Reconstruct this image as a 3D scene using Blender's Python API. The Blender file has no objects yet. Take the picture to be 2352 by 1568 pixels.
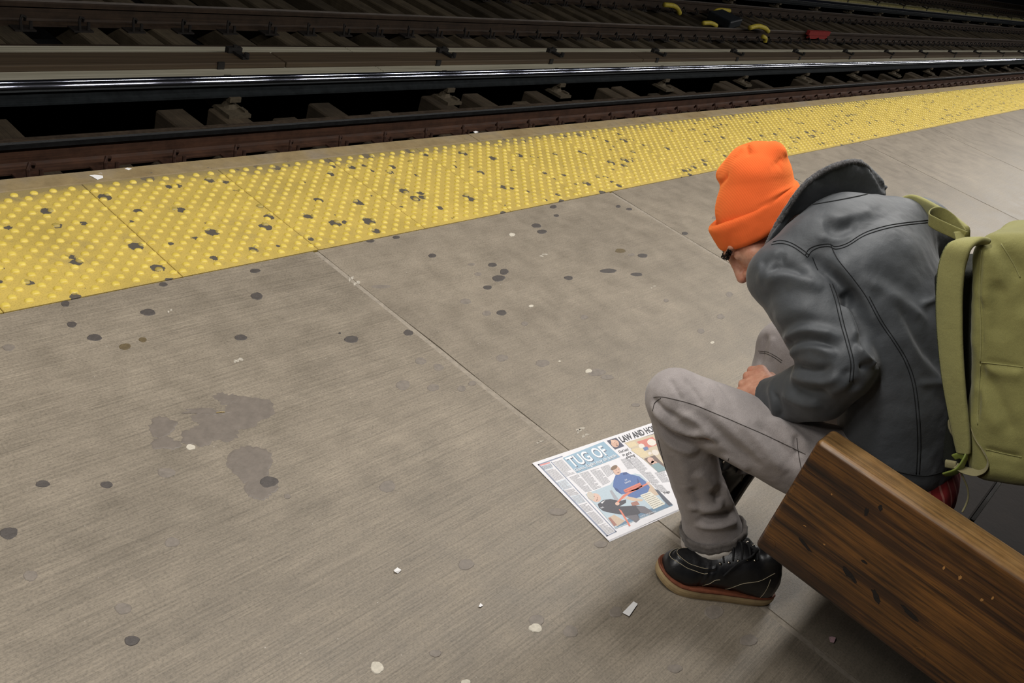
import bpy, bmesh, math, random
import numpy as np
from mathutils import Vector, Matrix, Euler
from mathutils.bvhtree import BVHTree

# ---------------------------------------------------------------- camera, light, exposure
S = 1.525                                       # eye height above the platform
FPX = 2100.43                                   # focal length for a 2352 px wide frame
R = np.array([[0.63905359, -0.71364163, 0.28692531],
              [-0.23201455, -0.53451338, -0.81268979],
              [0.73333469, 0.45278148, -0.50715793]])   # world -> camera (x right, y down, z forward)
EYE = np.array([0.0, 0.0, S])
scn = bpy.context.scene
COL = scn.collection
cam_d = bpy.data.cameras.new('camera')
cam_d.sensor_width = 36.0
cam_d.lens = FPX / 2352 * 36.0
cam_d.clip_start = 0.02
cam_d.clip_end = 300
cam = bpy.data.objects.new('camera', cam_d)
M3 = Matrix((tuple(R[0]), tuple(-R[1]), tuple(-R[2]))).transposed()
cam.matrix_world = Matrix.Translation(Vector(EYE)) @ M3.to_4x4()
COL.objects.link(cam)
scn.camera = cam
scn.view_settings.view_transform = 'Standard'
scn.view_settings.look = 'None'
scn.view_settings.gamma = 1.0
scn.view_settings.use_curve_mapping = False
scn.view_settings.exposure = 0.0
world = bpy.data.worlds.new('world')
scn.world = world
world.use_nodes = True
world.node_tree.nodes['Background'].inputs[0].default_value = (0.85, 0.9, 1.0, 1)
world.node_tree.nodes['Background'].inputs[1].default_value = 0.012
LAMP_Y, LAMP_Z, LAMP_W = 1.45, 3.0, 48.0
for i in range(-2, 31):                         # the row of fluorescent tubes under the platform canopy
    ld = bpy.data.lights.new('fluorescent_tube', 'AREA')
    ld.shape = 'RECTANGLE'
    ld.size, ld.size_y = 1.1, 0.30
    ld.energy = LAMP_W
    ld.color = (1.0, 0.975, 0.94)
    lo = bpy.data.objects.new('fluorescent_tube', ld)
    lo.location = (0.7 + 1.9 * i, LAMP_Y, LAMP_Z)
    COL.objects.link(lo)

# ---------------------------------------------------------------- pixel rays <-> points (2352 x 1568 frame)
def ray(x, y):
    return R.T @ np.array([(x - 1176.0) / FPX, (y - 784.0) / FPX, 1.0])
def atz(x, y, z=0.0):
    d = ray(x, y); return EYE + d * ((z - S) / d[2])
def atx(x, y, X):
    d = ray(x, y); return EYE + d * (X / d[0])
def aty(x, y, Y):
    d = ray(x, y); return EYE + d * (Y / d[1])
def depth(p):
    return float(R[2] @ (np.asarray(p, float) - EYE))
def pxm(p):
    return FPX / depth(p)                       # pixels per metre at a point

# ---------------------------------------------------------------- objects and tags
def link(name, me, mat=None, parent=None, smooth=False):
    o = bpy.data.objects.new(name, me)
    COL.objects.link(o)
    if parent is not None:
        o.parent = parent
    if mat is not None and len(me.materials) == 0:
        me.materials.append(mat)
    if smooth:
        me.polygons.foreach_set('use_smooth', [True] * len(me.polygons))
    return o
def tag(o, label=None, cat=None, group=None, kind=None):
    if label: o['label'] = label
    if cat: o['category'] = cat
    if group: o['group'] = group
    if kind: o['kind'] = kind
    return o
def empty(name, loc=(0, 0, 0)):
    o = bpy.data.objects.new(name, None)
    o.empty_display_size = 0.1
    o.location = loc
    COL.objects.link(o)
    return o
def keep(o, parent):                            # parent without moving
    bpy.context.view_layer.update()
    o.parent = parent
    o.matrix_parent_inverse = parent.matrix_world.inverted()
    return o

class MB:
    """collects simple shapes into one mesh"""
    def __init__(s): s.v, s.f, s.m = [], [], []
    def add(s, v, f, m=0):
        o = len(s.v); s.v += [tuple(map(float, p)) for p in v]
        s.f += [tuple(i + o for i in q) for q in f]; s.m += [m] * len(f)
        return s
    def box(s, lo, hi, m=0, jit=0.0, rng=None):
        x0, y0, z0 = lo; x1, y1, z1 = hi
        v = [(x0,y0,z0),(x1,y0,z0),(x1,y1,z0),(x0,y1,z0),(x0,y0,z1),(x1,y0,z1),(x1,y1,z1),(x0,y1,z1)]
        if jit: v = [tuple(c + rng.uniform(-jit, jit) for c in p) for p in v]
        return s.add(v, [(0,3,2,1),(4,5,6,7),(0,1,5,4),(1,2,6,5),(2,3,7,6),(3,0,4,7)], m)
    def obox(s, c, ax, ay, az, m=0):            # centre + half axes
        c, ax, ay, az = [np.asarray(q, float) for q in (c, ax, ay, az)]
        v = [c + i*ax + j*ay + k*az for k in (-1,1) for i, j in ((-1,-1),(1,-1),(1,1),(-1,1))]
        return s.add(v, [(0,3,2,1),(4,5,6,7),(0,1,5,4),(1,2,6,5),(2,3,7,6),(3,0,4,7)], m)
    def tube(s, pts, r, n=8, m=0, closed=False, flat=None):
        pts = [np.asarray(p, float) for p in pts]; k = len(pts)
        rr = [r] * k if np.isscalar(r) else list(r)
        t = [(pts[(i+1) % k] - pts[i-1]) if (closed or 0 < i < k-1) else (pts[1]-pts[0] if i == 0 else pts[-1]-pts[-2]) for i in range(k)]
        t = [q / (np.linalg.norm(q) + 1e-12) for q in t]
        up = np.array([0, 0, 1.0]) if abs(t[0][2]) < .9 else np.array([1.0, 0, 0])
        a = np.cross(t[0], up); a /= np.linalg.norm(a)
        v = []
        for i in range(k):
            a = a - t[i] * (a @ t[i]); a /= np.linalg.norm(a) + 1e-12
            b = np.cross(t[i], a)
            for j in range(n):
                w = 2*math.pi*j/n
                v.append(pts[i] + rr[i]*(math.cos(w)*a + math.sin(w)*b))
        f = []
        for i in range(k if closed else k-1):
            i2 = (i+1) % k
            for j in range(n):
                f.append((i*n+j, i*n+(j+1) % n, i2*n+(j+1) % n, i2*n+j))
        if not closed:
            f.append(tuple(range(n))[::-1]); f.append(tuple((k-1)*n+j for j in range(n)))
        return s.add(v, f, m)
    def prism(s, prof, x0, x1, m=0, mats=None):  # profile of (y, z) points, extruded along X
        n = len(prof)
        v = [(x0, y, z) for y, z in prof] + [(x1, y, z) for y, z in prof]
        f = [(i, (i+1) % n, n+(i+1) % n, n+i) for i in range(n)] + [tuple(range(n))[::-1], tuple(range(n, 2*n))]
        s.add(v, f, m)
        if mats:
            for i in range(n): s.m[-(n+2)+i] = mats[i]
        return s
    def mesh(s, name, mats=None):
        me = bpy.data.meshes.new(name)
        me.from_pydata(s.v, [], s.f)
        for q in (mats or []): me.materials.append(q)
        if mats and len(mats) > 1: me.polygons.foreach_set('material_index', s.m)
        bm = bmesh.new(); bm.from_mesh(me)
        bmesh.ops.recalc_face_normals(bm, faces=bm.faces[:]); bm.to_mesh(me); bm.free()
        me.update()
        return me
    def build(s, name, mat=None, parent=None, smooth=False):
        mats = mat if isinstance(mat, (list, tuple)) else ([mat] if mat else None)
        return link(name, s.mesh(name, mats), None, parent, smooth)

def bevelled(me, w, seg=2):
    bm = bmesh.new(); bm.from_mesh(me)
    bmesh.ops.bevel(bm, geom=bm.edges[:], offset=w, segments=seg, profile=0.5, affect='EDGES')
    bm.to_mesh(me); bm.free(); me.update(); return me

# ---------------------------------------------------------------- materials
def srgb(r, g, b):
    def f(c):
        c /= 255.0
        return c / 12.92 if c <= .04045 else ((c + .055) / 1.055) ** 2.4
    return (f(r), f(g), f(b), 1.0)
class NT:
    def __init__(s, name):
        s.mat = bpy.data.materials.new(name); s.mat.use_nodes = True
        s.t = s.mat.node_tree; s.b = s.t.nodes['Principled BSDF']
    def n(s, typ, **kw):
        q = s.t.nodes.new(typ)
        for k, v in kw.items(): setattr(q, k, v)
        return q
    def l(s, a, b): s.t.links.new(a, b)
    def val(s, sock, v):
        if hasattr(v, 'node'): s.l(v, sock)
        else: sock.default_value = v
    def pos(s, scale=(1, 1, 1), rot=(0, 0, 0), obj=False, off=(0, 0, 0)):
        src = s.n('ShaderNodeTexCoord').outputs['Object'] if obj else s.n('ShaderNodeNewGeometry').outputs['Position']
        m = s.n('ShaderNodeMapping')
        m.inputs['Scale'].default_value = scale; m.inputs['Rotation'].default_value = rot; m.inputs['Location'].default_value = off
        s.l(src, m.inputs['Vector']); return m.outputs[0]
    def noise(s, vec, scale, detail=4, rough=.6, dist=0.0):
        q = s.n('ShaderNodeTexNoise')
        q.inputs['Scale'].default_value = scale; q.inputs['Detail'].default_value = detail
        q.inputs['Roughness'].default_value = rough; q.inputs['Distortion'].default_value = dist
        s.l(vec, q.inputs['Vector']); return q.outputs['Fac']
    def ramp(s, fac, stops, const=False):
        q = s.n('ShaderNodeValToRGB')
        if const: q.color_ramp.interpolation = 'CONSTANT'
        e = q.color_ramp.elements
        while len(e) < len(stops): e.new(0.5)
        for i, (p, c) in enumerate(stops):
            e[i].position = p; e[i].color = c if not np.isscalar(c) else (c, c, c, 1)
        s.l(fac, q.inputs['Fac']); return q.outputs['Color']
    def mix(s, fac, a, b, mode='MIX'):
        q = s.n('ShaderNodeMix', data_type='RGBA', blend_type=mode)
        s.val(q.inputs[0], fac); s.val(q.inputs[6], a); s.val(q.inputs[7], b)
        return q.outputs[2]
    def math(s, op, a, b=0.0, c=0.0):
        q = s.n('ShaderNodeMath', operation=op)
        s.val(q.inputs[0], a); s.val(q.inputs[1], b); s.val(q.inputs[2], c)
        return q.outputs[0]
    def bump(s, h, strength=.3, dist=.01, prev=None):
        q = s.n('ShaderNodeBump')
        q.inputs['Strength'].default_value = strength; q.inputs['Distance'].default_value = dist
        s.l(h, q.inputs['Height'])
        if prev is not None: s.l(prev, q.inputs['Normal'])
        return q.outputs[0]
    def done(s, col=None, rough=None, nrm=None, metal=None, spec=None, **kw):
        if col is not None: s.val(s.b.inputs['Base Color'], col)
        if rough is not None: s.val(s.b.inputs['Roughness'], rough)
        if nrm is not None: s.l(nrm, s.b.inputs['Normal'])
        if metal is not None: s.val(s.b.inputs['Metallic'], metal)
        if spec is not None: s.val(s.b.inputs['Specular IOR Level'], spec)
        for k, v in kw.items(): s.val(s.b.inputs[k], v)
        return s.mat
def mix3(a, k):
    return (a[0]*k, a[1]*k, a[2]*k, 1)
def simple(name, col, rough=.6, var=.25, scale=30, bump=.15, metal=0.0, spec=.5, bscale=None):
    q = NT(name); p = q.pos(obj=True)
    n1 = q.noise(p, scale, 5)
    c = q.ramp(n1, [(.3, mix3(col, 1-var)), (.7, mix3(col, 1+var))])
    nb = q.noise(p, bscale or scale*3, 4)
    return q.done(c, rough, q.bump(nb, bump, .004), metal, spec)
# ================================================================ platform
rng = random.Random(4)
# --- concrete
def concrete(name, base, streak, seed):
    q = NT(name)
    p = q.pos(off=(seed, seed*.7, 0))
    big = q.noise(p, 1.3, 5, .6)
    mid = q.noise(p, 9, 6, .65)
    fine = q.noise(p, 170, 3, .7)
    st = q.noise(q.pos(scale=(2.2, 150, 1), off=(seed, 0, 0)), 1.0, 5, .75, .1)
    st2 = q.noise(q.pos(scale=(9, 420, 1), off=(seed, 3, 0)), 1.0, 3, .7)
    c = q.ramp(big, [(.3, mix3(base, .84)), (.72, mix3(base, 1.12))])
    c = q.mix(1.0, c, q.ramp(mid, [(.3, .82), (.7, 1.12)]), 'MULTIPLY')
    c = q.mix(1.0, c, q.ramp(fine, [(.32, .74), (.5, 1.0), (.7, 1.14)]), 'MULTIPLY')
    c = q.mix(1.0, c, q.ramp(st, [(.32, 1-.36*streak), (.55, 1.0), (.75, 1+.16*streak)]), 'MULTIPLY')
    c = q.mix(1.0, c, q.ramp(st2, [(.3, 1-.3*streak), (.6, 1.0)]), 'MULTIPLY')
    vor = q.n('ShaderNodeTexVoronoi'); vor.inputs['Scale'].default_value = 60
    q.l(p, vor.inputs['Vector'])
    speck = q.ramp(vor.outputs['Distance'], [(.05, 1.0), (.09, 0.0)])
    pick = q.ramp(q.noise(p, 37, 1), [(.62, 0.0), (.66, 1.0)])
    c = q.mix(q.math('MULTIPLY', q.math('MULTIPLY', speck, pick), .75), c, srgb(205, 198, 188))
    h = q.math('ADD', q.math('MULTIPLY', st2, .5*streak), q.math('MULTIPLY', fine, .6))
    h = q.math('ADD', h, q.math('MULTIPLY', st, .5*streak))
    return q.done(c, q.ramp(mid, [(.3, .46), (.7, .62)]), q.bump(h, .35, .003), None, .4)
CB = srgb(144, 133, 117)
M_conc_a = concrete('concrete_broomed', CB, .75, 0.0)
M_conc_b = concrete('concrete_smooth', mix3(CB, .97), .35, 5.0)
M_joint = simple('joint_mortar', srgb(146, 136, 122), .8, .2, 60, .4)
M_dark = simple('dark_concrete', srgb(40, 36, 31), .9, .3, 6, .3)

JX = [-5.3, -3.5, -1.7, 0.12, 1.93, 3.73, 5.41, 7.09, 8.85, 10.6, 12.4, 14.2, 16.0, 17.8, 19.6, 22, 25, 28]
Y_IN, Y_OUT, Y_EDGE, Y_BACK = 2.058, 2.668, 2.757, -3.2
fl = MB().box((JX[0], Y_BACK, -.30), (JX[-1], Y_OUT, -.016)).build('floor', M_joint)
tag(fl, kind='structure')
JW = 0.012
for i in range(len(JX)-1):
    a, b = JX[i]+JW, JX[i+1]-JW
    y0, y1 = Y_BACK+.01, Y_IN-.0006
    nx, ny = 10, 26
    v, f = [], []
    r2 = random.Random(i)
    for iy in range(ny+1):
        for ix in range(nx+1):
            x = a+(b-a)*ix/nx; y = y0+(y1-y0)*iy/ny
            if ix in (0, nx): x += r2.uniform(-.0035, .0035)      # worn, slightly ragged arris
            v.append((x, y, 0.0))
    for iy in range(ny):
        for ix in range(nx):
            k = iy*(nx+1)+ix; f.append((k, k+1, k+nx+2, k+nx+1))
    mb = MB().add(v, f)
    ring = [ix for ix in range(nx+1)] + [iy*(nx+1)+nx for iy in range(1, ny+1)] + [ny*(nx+1)+ix for ix in range(nx-1, -1, -1)] + [iy*(nx+1) for iy in range(ny-1, 0, -1)]
    base = len(mb.v); n = len(ring)
    mb.v += [(mb.v[k][0], mb.v[k][1], -.03) for k in ring]
    for k in range(n): mb.f.append((ring[k], ring[(k+1) % n], base+(k+1) % n, base+k)); mb.m.append(0)
    mb.build('concrete_slab', M_conc_a if i <= 3 else M_conc_b, fl)
# mortar fillet standing a little below the slabs in each joint
for i in range(1, len(JX)-1):
    pts = []
    r2 = random.Random(50+i)
    mb = MB()
    ys = np.linspace(Y_BACK+.02, Y_IN-.006, 50)
    v, f = [], []
    for y in ys:
        o = r2.uniform(-.002, .002)
        v += [(JX[i]-JW*1.3, y, -.010), (JX[i]-JW*1.2, y, -.0008), (JX[i]+JW*.84+o, y, -.0014), (JX[i]+JW*.92+o, y, -.012)]
    for k in range(len(ys)-1):
        for j in range(3): f.append((k*4+j, k*4+j+1, k*4+j+5, k*4+j+4))
    mb.add(v, f).build('joint_filler', M_joint, fl)

# --- dark spots (old flattened gum) and pale ones, each a thin wafer stuck to the slab
M_gum = simple('old_gum', srgb(76, 70, 66), .6, .2, 80, .3)
M_gum2 = simple('faded_gum', srgb(122, 113, 103), .6, .2, 60, .3)
M_gumb = simple('brown_gum', srgb(98, 84, 58), .6, .2, 80, .3)
M_gumw = simple('pale_gum', srgb(196, 188, 172), .7, .15, 120, .4)
M_gumf = simple('paint_fleck', srgb(176, 168, 154), .8, .25, 160, .4)
M_stain = simple('damp_stain', srgb(114, 105, 96), .5, .14, 40, .2)
def wafer(name, px, py, rx, ry, mat, seed, spike=.12, h=.0012, parent=None, n=22, ground=0.0):
    """rx, ry: half sizes in photo pixels"""
    c = atz(px, py, ground); q = random.Random(seed)
    ph = [q.uniform(0, 6.28) for _ in range(5)]
    sp = [q.uniform(-1, 1) for _ in range(n)]
    v = []
    for k in range(n):
        w = 2*math.pi*k/n
        rr = 1 + spike*(math.sin(2*w+ph[0])*.5 + math.sin(3*w+ph[1])*.5 + math.sin(5*w+ph[2])*.35 + sp[k]*.6)
        p = atz(px + rx*rr*math.cos(w), py + ry*rr*math.sin(w), ground)
        v.append((p[0], p[1], ground+.0002))
    inner = [(c[0]+(p[0]-c[0])*.9, c[1]+(p[1]-c[1])*.9, ground+h) for p in v]
    f = [(k, (k+1) % n, n+(k+1) % n, n+k) for k in range(n)] + [tuple(range(n, 2*n))]
    return MB().add(v+inner, f).build(name, mat, parent, False)
GUM = [(590,680,14,8,0),(340,717,17,8,0),(217,775,17,8,0),(165,745,11,7,0),(553,775,14,7,0),(807,779,17,8,0),(150,697,10,7,0),
 (993,587,9,5,0),(1131,608,10,5,0),(1158,624,10,7,0),(1145,639,15,7,0),(1120,660,10,5,0),(1098,629,8,4,1),(1083,607,8,3,1),(1306,638,10,5,0),
 (1232,518,11,5,0),(1245,532,11,5,0),(1271,475,8,4,0),(1278,495,6,3,0),(1397,622,20,5,0),(1462,630,14,4,0),(1476,587,11,5,0),(1425,576,12,5,3),
 (1069,692,13,6,1),(1152,718,12,6,0),(1118,719,10,6,1),(1342,728,9,5,1),(1205,743,8,5,1),(938,764,11,7,0),(1153,822,14,8,1),(1246,834,16,8,1),
 (966,829,13,8,1),(1007,843,12,8,1),(925,884,16,11,1),(995,890,14,8,1),(1060,892,10,7,1),(1085,880,9,6,1),(1640,500,5,3,1),(1450,585,8,3,1),
 (1573,536,7,4,0),(890,1117,18,14,1),(1070,1296,18,13,1),(98,1111,17,8,0),(245,1113,14,8,0),(20,1224,21,14,0),(70,1322,16,13,1),(283,1397,20,13,1),
 (303,1471,17,12,0),(395,1245,18,11,1),(382,1085,21,11,1),(617,1107,22,13,0),(1232,1425,17,15,1),(1310,1450,18,14,1),(1415,1405,16,12,1),
 (1590,868,10,7,1),(1655,727,9,6,1),(1675,676,8,6,1),(1610,760,8,6,1),(1370,855,22,8,1),(1395,866,14,6,1),(1460,930,10,5,1),(875,658,22,4,1),
 (375,653,10,5,0),(586,622,12,5,0),(1094,498,9,4,0),(910,545,8,4,0),(850,553,10,4,0),(1445,480,7,3,0),(1420,474,6,3,0),(780,765,3,2,0),(1530,690,6,4,1),
 (287,796,13,8,2),(328,780,9,6,2),(20,798,14,8,1),(1550,1535,18,10,1),(1640,1405,22,16,1),(1720,1470,20,14,1),(1905,390,10,4,1),(1740,680,8,4,1),
 (660,1140,8,6,1),(1000,1500,14,9,1),(1380,1250,16,8,1),(1280,1175,22,9,1)]
for k, (x, y, a, b, t) in enumerate(GUM):
    wafer('gum_spot', x, y, a, b, (M_gum, M_gum2, M_gumb, M_gumb)[t], k, .08, .0011, fl)
for k, (x, y, a, b) in enumerate([(438,1027,11,7),(866,1533,15,15),(1070,1567,12,7),(1230,1442,15,11),(1352,852,8,5),(1220,703,6,3),(1176,539,7,4),(1636,787,5,3),(1285,830,3,2)]):
    o = wafer('gum_spot', x, y, a, b, M_gumw, 200+k, .10, .0016, fl)
    o['label'] = 'pale flattened gum spot'
STAIN = [(570,945,60,34,.16),(505,985,48,30,.22),(480,965,36,20,.2),(450,1005,34,20,.25),(520,915,26,14,.3),(575,1065,48,46,.13),(600,1120,38,26,.16),(372,980,34,22,.2),(380,1018,30,16,.26),(470,945,44,8,.35)]
for k, (x, y, a, b, sp) in enumerate(STAIN):
    wafer('damp_stain', x, y, a, b, M_stain, 300+k, sp, .0004+.00006*k, fl, 40)
# scuffed white paint flakes
for k, (x, y, a, b) in enumerate([(549,827,14,6),(1335,985,14,5),(1345,1000,10,5),(1330,990,5,7),(1240,1015,10,3),(1249,586,11,3),(820,650,9,6),(806,640,6,7),(1500,659,7,2),(390,714,6,4)]):
    o = wafer('paint_flake', x+3, y-2, a*.55, b*.5, M_gumf, 500+k, .3, .0007, fl, 18)
    o = wafer('paint_flake', x-a*.5, y+2, a*.4, b*.6, M_gumf, 400+k, .32, .0007, fl, 26)

# --- tactile strip
q = NT('tactile_yellow')
p = q.pos()
YEL = srgb(198, 172, 88)
c = q.ramp(q.noise(p, 3.5, 5, .65), [(.3, mix3(YEL, .78)), (.65, mix3(YEL, 1.04))])
c = q.mix(q.ramp(q.noise(p, 5.5, 6, .7), [(.55, 0.0), (.72, .55)]), c, srgb(150, 132, 92))
grit = q.ramp(q.noise(p, 260, 2, .7), [(.36, .6), (.5, 1.0)])
c = q.mix(.5, c, q.mix(1.0, c, grit, 'MULTIPLY'))
def chips(q, p):
    wob = q.noise(p, 90, 4, .65)
    v1 = q.n('ShaderNodeTexVoronoi'); v1.inputs['Scale'].default_value = 15; q.l(p, v1.inputs['Vector'])
    sep = q.n('ShaderNodeSeparateColor'); q.l(v1.outputs['Color'], sep.inputs[0])
    size = q.math('MULTIPLY', sep.outputs[0], q.math('GREATER_THAN', sep.outputs[1], .30))
    d = q.math('ADD', v1.outputs['Distance'], q.math('MULTIPLY', q.math('SUBTRACT', wob, .5), .28))
    return q.math('LESS_THAN', d, q.math('MULTIPLY', size, .40))
chip_a = chips(q, p)
c = q.mix(chip_a, c, srgb(86, 80, 72))
chip_b = q.ramp(q.noise(q.pos(off=(4, 9, 0)), 5.5, 7, .72, .3), [(.70, 0.0), (.76, .8)])
c = q.mix(chip_b, c, srgb(150, 142, 130))
edge = q.n('ShaderNodeSeparateXYZ'); q.l(p, edge.inputs[0])
nr = q.math('ADD', edge.outputs[1], q.math('MULTIPLY', q.noise(p, 7, 6, .7), .22))
far = q.ramp(q.math('SUBTRACT', nr, 2.70), [(.0, 0.0), (.05, .72)])
c = q.mix(far, c, srgb(118, 106, 84))
M_tile = q.done(c, .52, q.bump(q.noise(p, 240, 3, .7), .5, .002), None, .4)
q = NT('tactile_dome_yellow')
p = q.pos()
c = q.ramp(q.noise(p, 40, 4), [(.3, srgb(204, 178, 72)), (.7, srgb(226, 202, 96))])
c = q.mix(q.math('MULTIPLY', chips(q, p), .55), c, srgb(110, 98, 70))
M_dome = q.done(c, .42, q.bump(q.noise(p, 160, 3), .2, .002), None, .5)
tp = empty('tactile_paving', (1.6, 2.36, 0))
tag(tp, 'yellow tactile warning strip of domed tiles along the platform edge', 'paving')
TX0, TL = 1.43, 0.5145
tiles = []
for k in range(-6, 50):
    x0 = TX0 + TL*k; x1 = x0 + TL
    me = MB().box((x0+.0012, Y_IN, -.02), (x1-.0012, Y_OUT-.002, .0045)).mesh('tactile_tile', [M_tile])
    bevelled(me, .0015, 1)
    o = link('tactile_tile', me, None, None); keep(o, tp)
    tiles.append((x0, o))
def dome_mesh(n=12, r=.0125, h=.0062):
    v = [(r*math.cos(2*math.pi*k/n), r*math.sin(2*math.pi*k/n), 0) for k in range(n)]
    v += [(.86*r*math.cos(2*math.pi*k/n), .86*r*math.sin(2*math.pi*k/n), h*.55) for k in range(n)]
    v += [(.55*r*math.cos(2*math.pi*k/n), .55*r*math.sin(2*math.pi*k/n), h*.9) for k in range(n)]
    v += [(0, 0, h)]
    f = [(a*n+k, a*n+(k+1) % n, (a+1)*n+(k+1) % n, (a+1)*n+k) for a in (0, 1) for k in range(n)]
    f += [(2*n+k, 2*n+(k+1) % n, 3*n) for k in range(n)]
    return v, f
spots = []
PX, PY = .0605, .0293
for x0, o in tiles:
    row = 0; y = Y_IN+.026
    while y < Y_OUT-.012:
        x = x0+.016+(PX/2 if row % 2 else 0)
        while x < x0+TL-.012:
            spots.append((x, y, o)); x += PX
        y += PY; row += 1
def infrm(x, y):
    d = R @ (np.array([x, y, 0])-EYE)
    if d[2] <= 0: return None
    u, w = d[0]/d[2]*FPX+1176, d[1]/d[2]*FPX+784
    return d[2] if -20 < u < 2372 and -20 < w < 1588 else None
near = sorted((infrm(x, y), i) for i, (x, y, o) in enumerate(spots) if infrm(x, y))
single = set(i for _, i in near[:290])
dv, df = dome_mesh()
dme = MB().add(dv, df).mesh('dome', [M_dome]); dme.polygons.foreach_set('use_smooth', [True]*len(dme.polygons))
rest = MB()
bpy.context.view_layer.update()
for i, (x, y, o) in enumerate(spots):
    if i in single:
        d = link('dome', dme); d.location = (x, y, .0044); d.parent = o; d.matrix_parent_inverse = o.matrix_world.inverted()
    elif infrm(x, y) or x < 6:
        rest.add([(x+a, y+b, .0044+c) for a, b, c in dv], df)
o = rest.build('dome_field', M_dome, None, True); tag(o, kind='stuff'); keep(o, tp)

# --- platform edge
q = NT('edge_concrete')
p = q.pos()
c = q.ramp(q.noise(p, 2.2, 5, .65), [(.3, srgb(126, 106, 72)), (.5, srgb(140, 122, 88)), (.72, srgb(128, 118, 106))])
c = q.mix(1.0, c, q.ramp(q.noise(p, 16, 6, .7), [(.3, .78), (.7, 1.12)]), 'MULTIPLY')
c = q.mix(q.ramp(q.noise(p, 21, 4, .55, .4), [(.68, 0.0), (.70, .8)]), c, srgb(84, 78, 74))
c = q.mix(q.ramp(q.noise(q.pos(off=(7, 2, 0)), 9, 6, .7, .4), [(.70, 0.0), (.73, .8)]), c, srgb(170, 160, 150))
M_edge = q.done(c, .66, q.bump(q.noise(p, 120, 4), .35, .003), None, .4)
M_fascia = simple('edge_fascia', srgb(46, 40, 33), .9, .35, 5, .3)
tr = MB().box((JX[0], Y_OUT+.002, -.30), (JX[-1], Y_EDGE-.03, -.02)).build('trim_1', M_fascia)
tag(tr, kind='structure')
ex = [JX[0]] + [-1.2+2.31*k for k in range(13)] + [JX[-1]]
for k in range(len(ex)-1):
    o = MB().box((ex[k]+.002, Y_OUT+.003, -.06), (ex[k+1]-.002, Y_EDGE+.002*((k % 2)-.5), .002)).mesh('edge_coping', [M_edge])
    bevelled(o, .006, 2)
    link('edge_coping', o, None, tr)
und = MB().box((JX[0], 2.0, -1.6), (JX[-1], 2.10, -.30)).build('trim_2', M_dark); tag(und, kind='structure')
und = MB().box((-60, -40, -7.02), (420, 260, -7.0)).build('ground', simple('dark_street', srgb(20, 19, 18), .95, .3, 1, .1)); tag(und, kind='structure')
ce = MB()
ce.box((JX[0], -3.4, 3.12), (64, 2.6, 3.16))
for k in range(36): ce.box((JX[0]+1.9*k, -3.4, 3.02), (JX[0]+1.9*k+.08, 2.6, 3.12))
tag(ce.build('ceiling', simple('canopy_paint', srgb(92, 96, 92), .7, .2, 4, .1)), kind='structure')
# ================================================================ tracks
def grimy(name, base, var, rough, scale=7, streak=True, spec=.4, metal=0.0):
    q = NT(name)
    p = q.pos()
    c = q.ramp(q.noise(p, scale, 6, .65), [(.3, mix3(base, 1-var)), (.7, mix3(base, 1+var))])
    s = q.noise(q.pos(scale=(1.2, 60, 60)), 1.0, 5, .7)
    if streak: c = q.mix(1.0, c, q.ramp(s, [(.3, .6), (.7, 1.3)]), 'MULTIPLY')
    return q.done(c, q.ramp(q.noise(p, scale*2, 3), [(.3, rough-.08), (.7, rough+.08)]), q.bump(q.noise(p, 60, 4), .3, .004), metal, spec)
M_rust = grimy('rail_rust', srgb(72, 46, 31), .35, .75)
M_rust2 = grimy('rail_rust_dull', srgb(62, 42, 28), .35, .8)
M_brown = grimy('rail_brown', srgb(58, 44, 32), .3, .7)
M_black = grimy('rail_grease', srgb(22, 22, 23), .3, .55, spec=.5)
M_top = grimy('rail_top_dust', srgb(74, 62, 50), .4, .55, 14, spec=.5)
M_shine = grimy('rail_top_worn_shine', srgb(168, 156, 146), .2, .35, 9, spec=.5, metal=.25)  # pale colour paints in a highlight along the worn running top
q = NT('contact_rail_steel'); p = q.pos()
M_blue = q.done(q.ramp(q.noise(p, 6, 4), [(.3, srgb(104, 106, 118)), (.7, srgb(130, 132, 146))]), q.ramp(q.noise(q.pos(scale=(2, 30, 30)), 1.0, 4), [(.3, .07), (.7, .09)]), None, 1.0, .5)
M_bluedk = grimy('contact_rail_side', srgb(30, 34, 36), .3, .55)
M_clip = simple('clip_steel', srgb(34, 28, 24), .7, .4, 30, .3)
M_clip2 = simple('clip_rust', srgb(66, 40, 26), .75, .4, 30, .3)
M_insul = simple('insulator_dust', srgb(84, 74, 58), .8, .3, 30, .3)
M_bracket = simple('bracket_iron', srgb(30, 27, 24), .7, .4, 30, .3)
def wood(name, base, var=.3):
    q = NT(name)
    p = q.pos(); oi = q.n('ShaderNodeObjectInfo')
    g = q.noise(q.pos(scale=(70, 2.0, 70), obj=True), 1.0, 5, .7, .3)
    c = q.ramp(g, [(.3, mix3(base, 1-var)), (.7, mix3(base, 1+var))])
    c = q.mix(1.0, c, q.ramp(oi.outputs['Random'], [(0, .6), (1, 1.25)]), 'MULTIPLY')
    c = q.mix(1.0, c, q.ramp(q.noise(p, 4, 5), [(.3, .6), (.7, 1.25)]), 'MULTIPLY')
    return q.done(c, .85, q.bump(g, .5, .004), None, .3)
M_tie = wood('tie_timber', srgb(78, 67, 53))
M_tie2 = wood('tie_timber_far', srgb(92, 81, 64))
q = NT('cover_board_grey')
p = q.pos(scale=(.8, 30, 30))
g = q.noise(p, 1.0, 5, .7)
c = q.ramp(g, [(.3, srgb(150, 144, 124)), (.7, srgb(196, 190, 170))])
M_cover = q.done(c, .7, q.bump(g, .2, .002), None, .4)
q = NT('cover_plank_brown')
p = q.pos(scale=(.7, 45, 45))
g = q.noise(p, 1.0, 6, .7)
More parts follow.
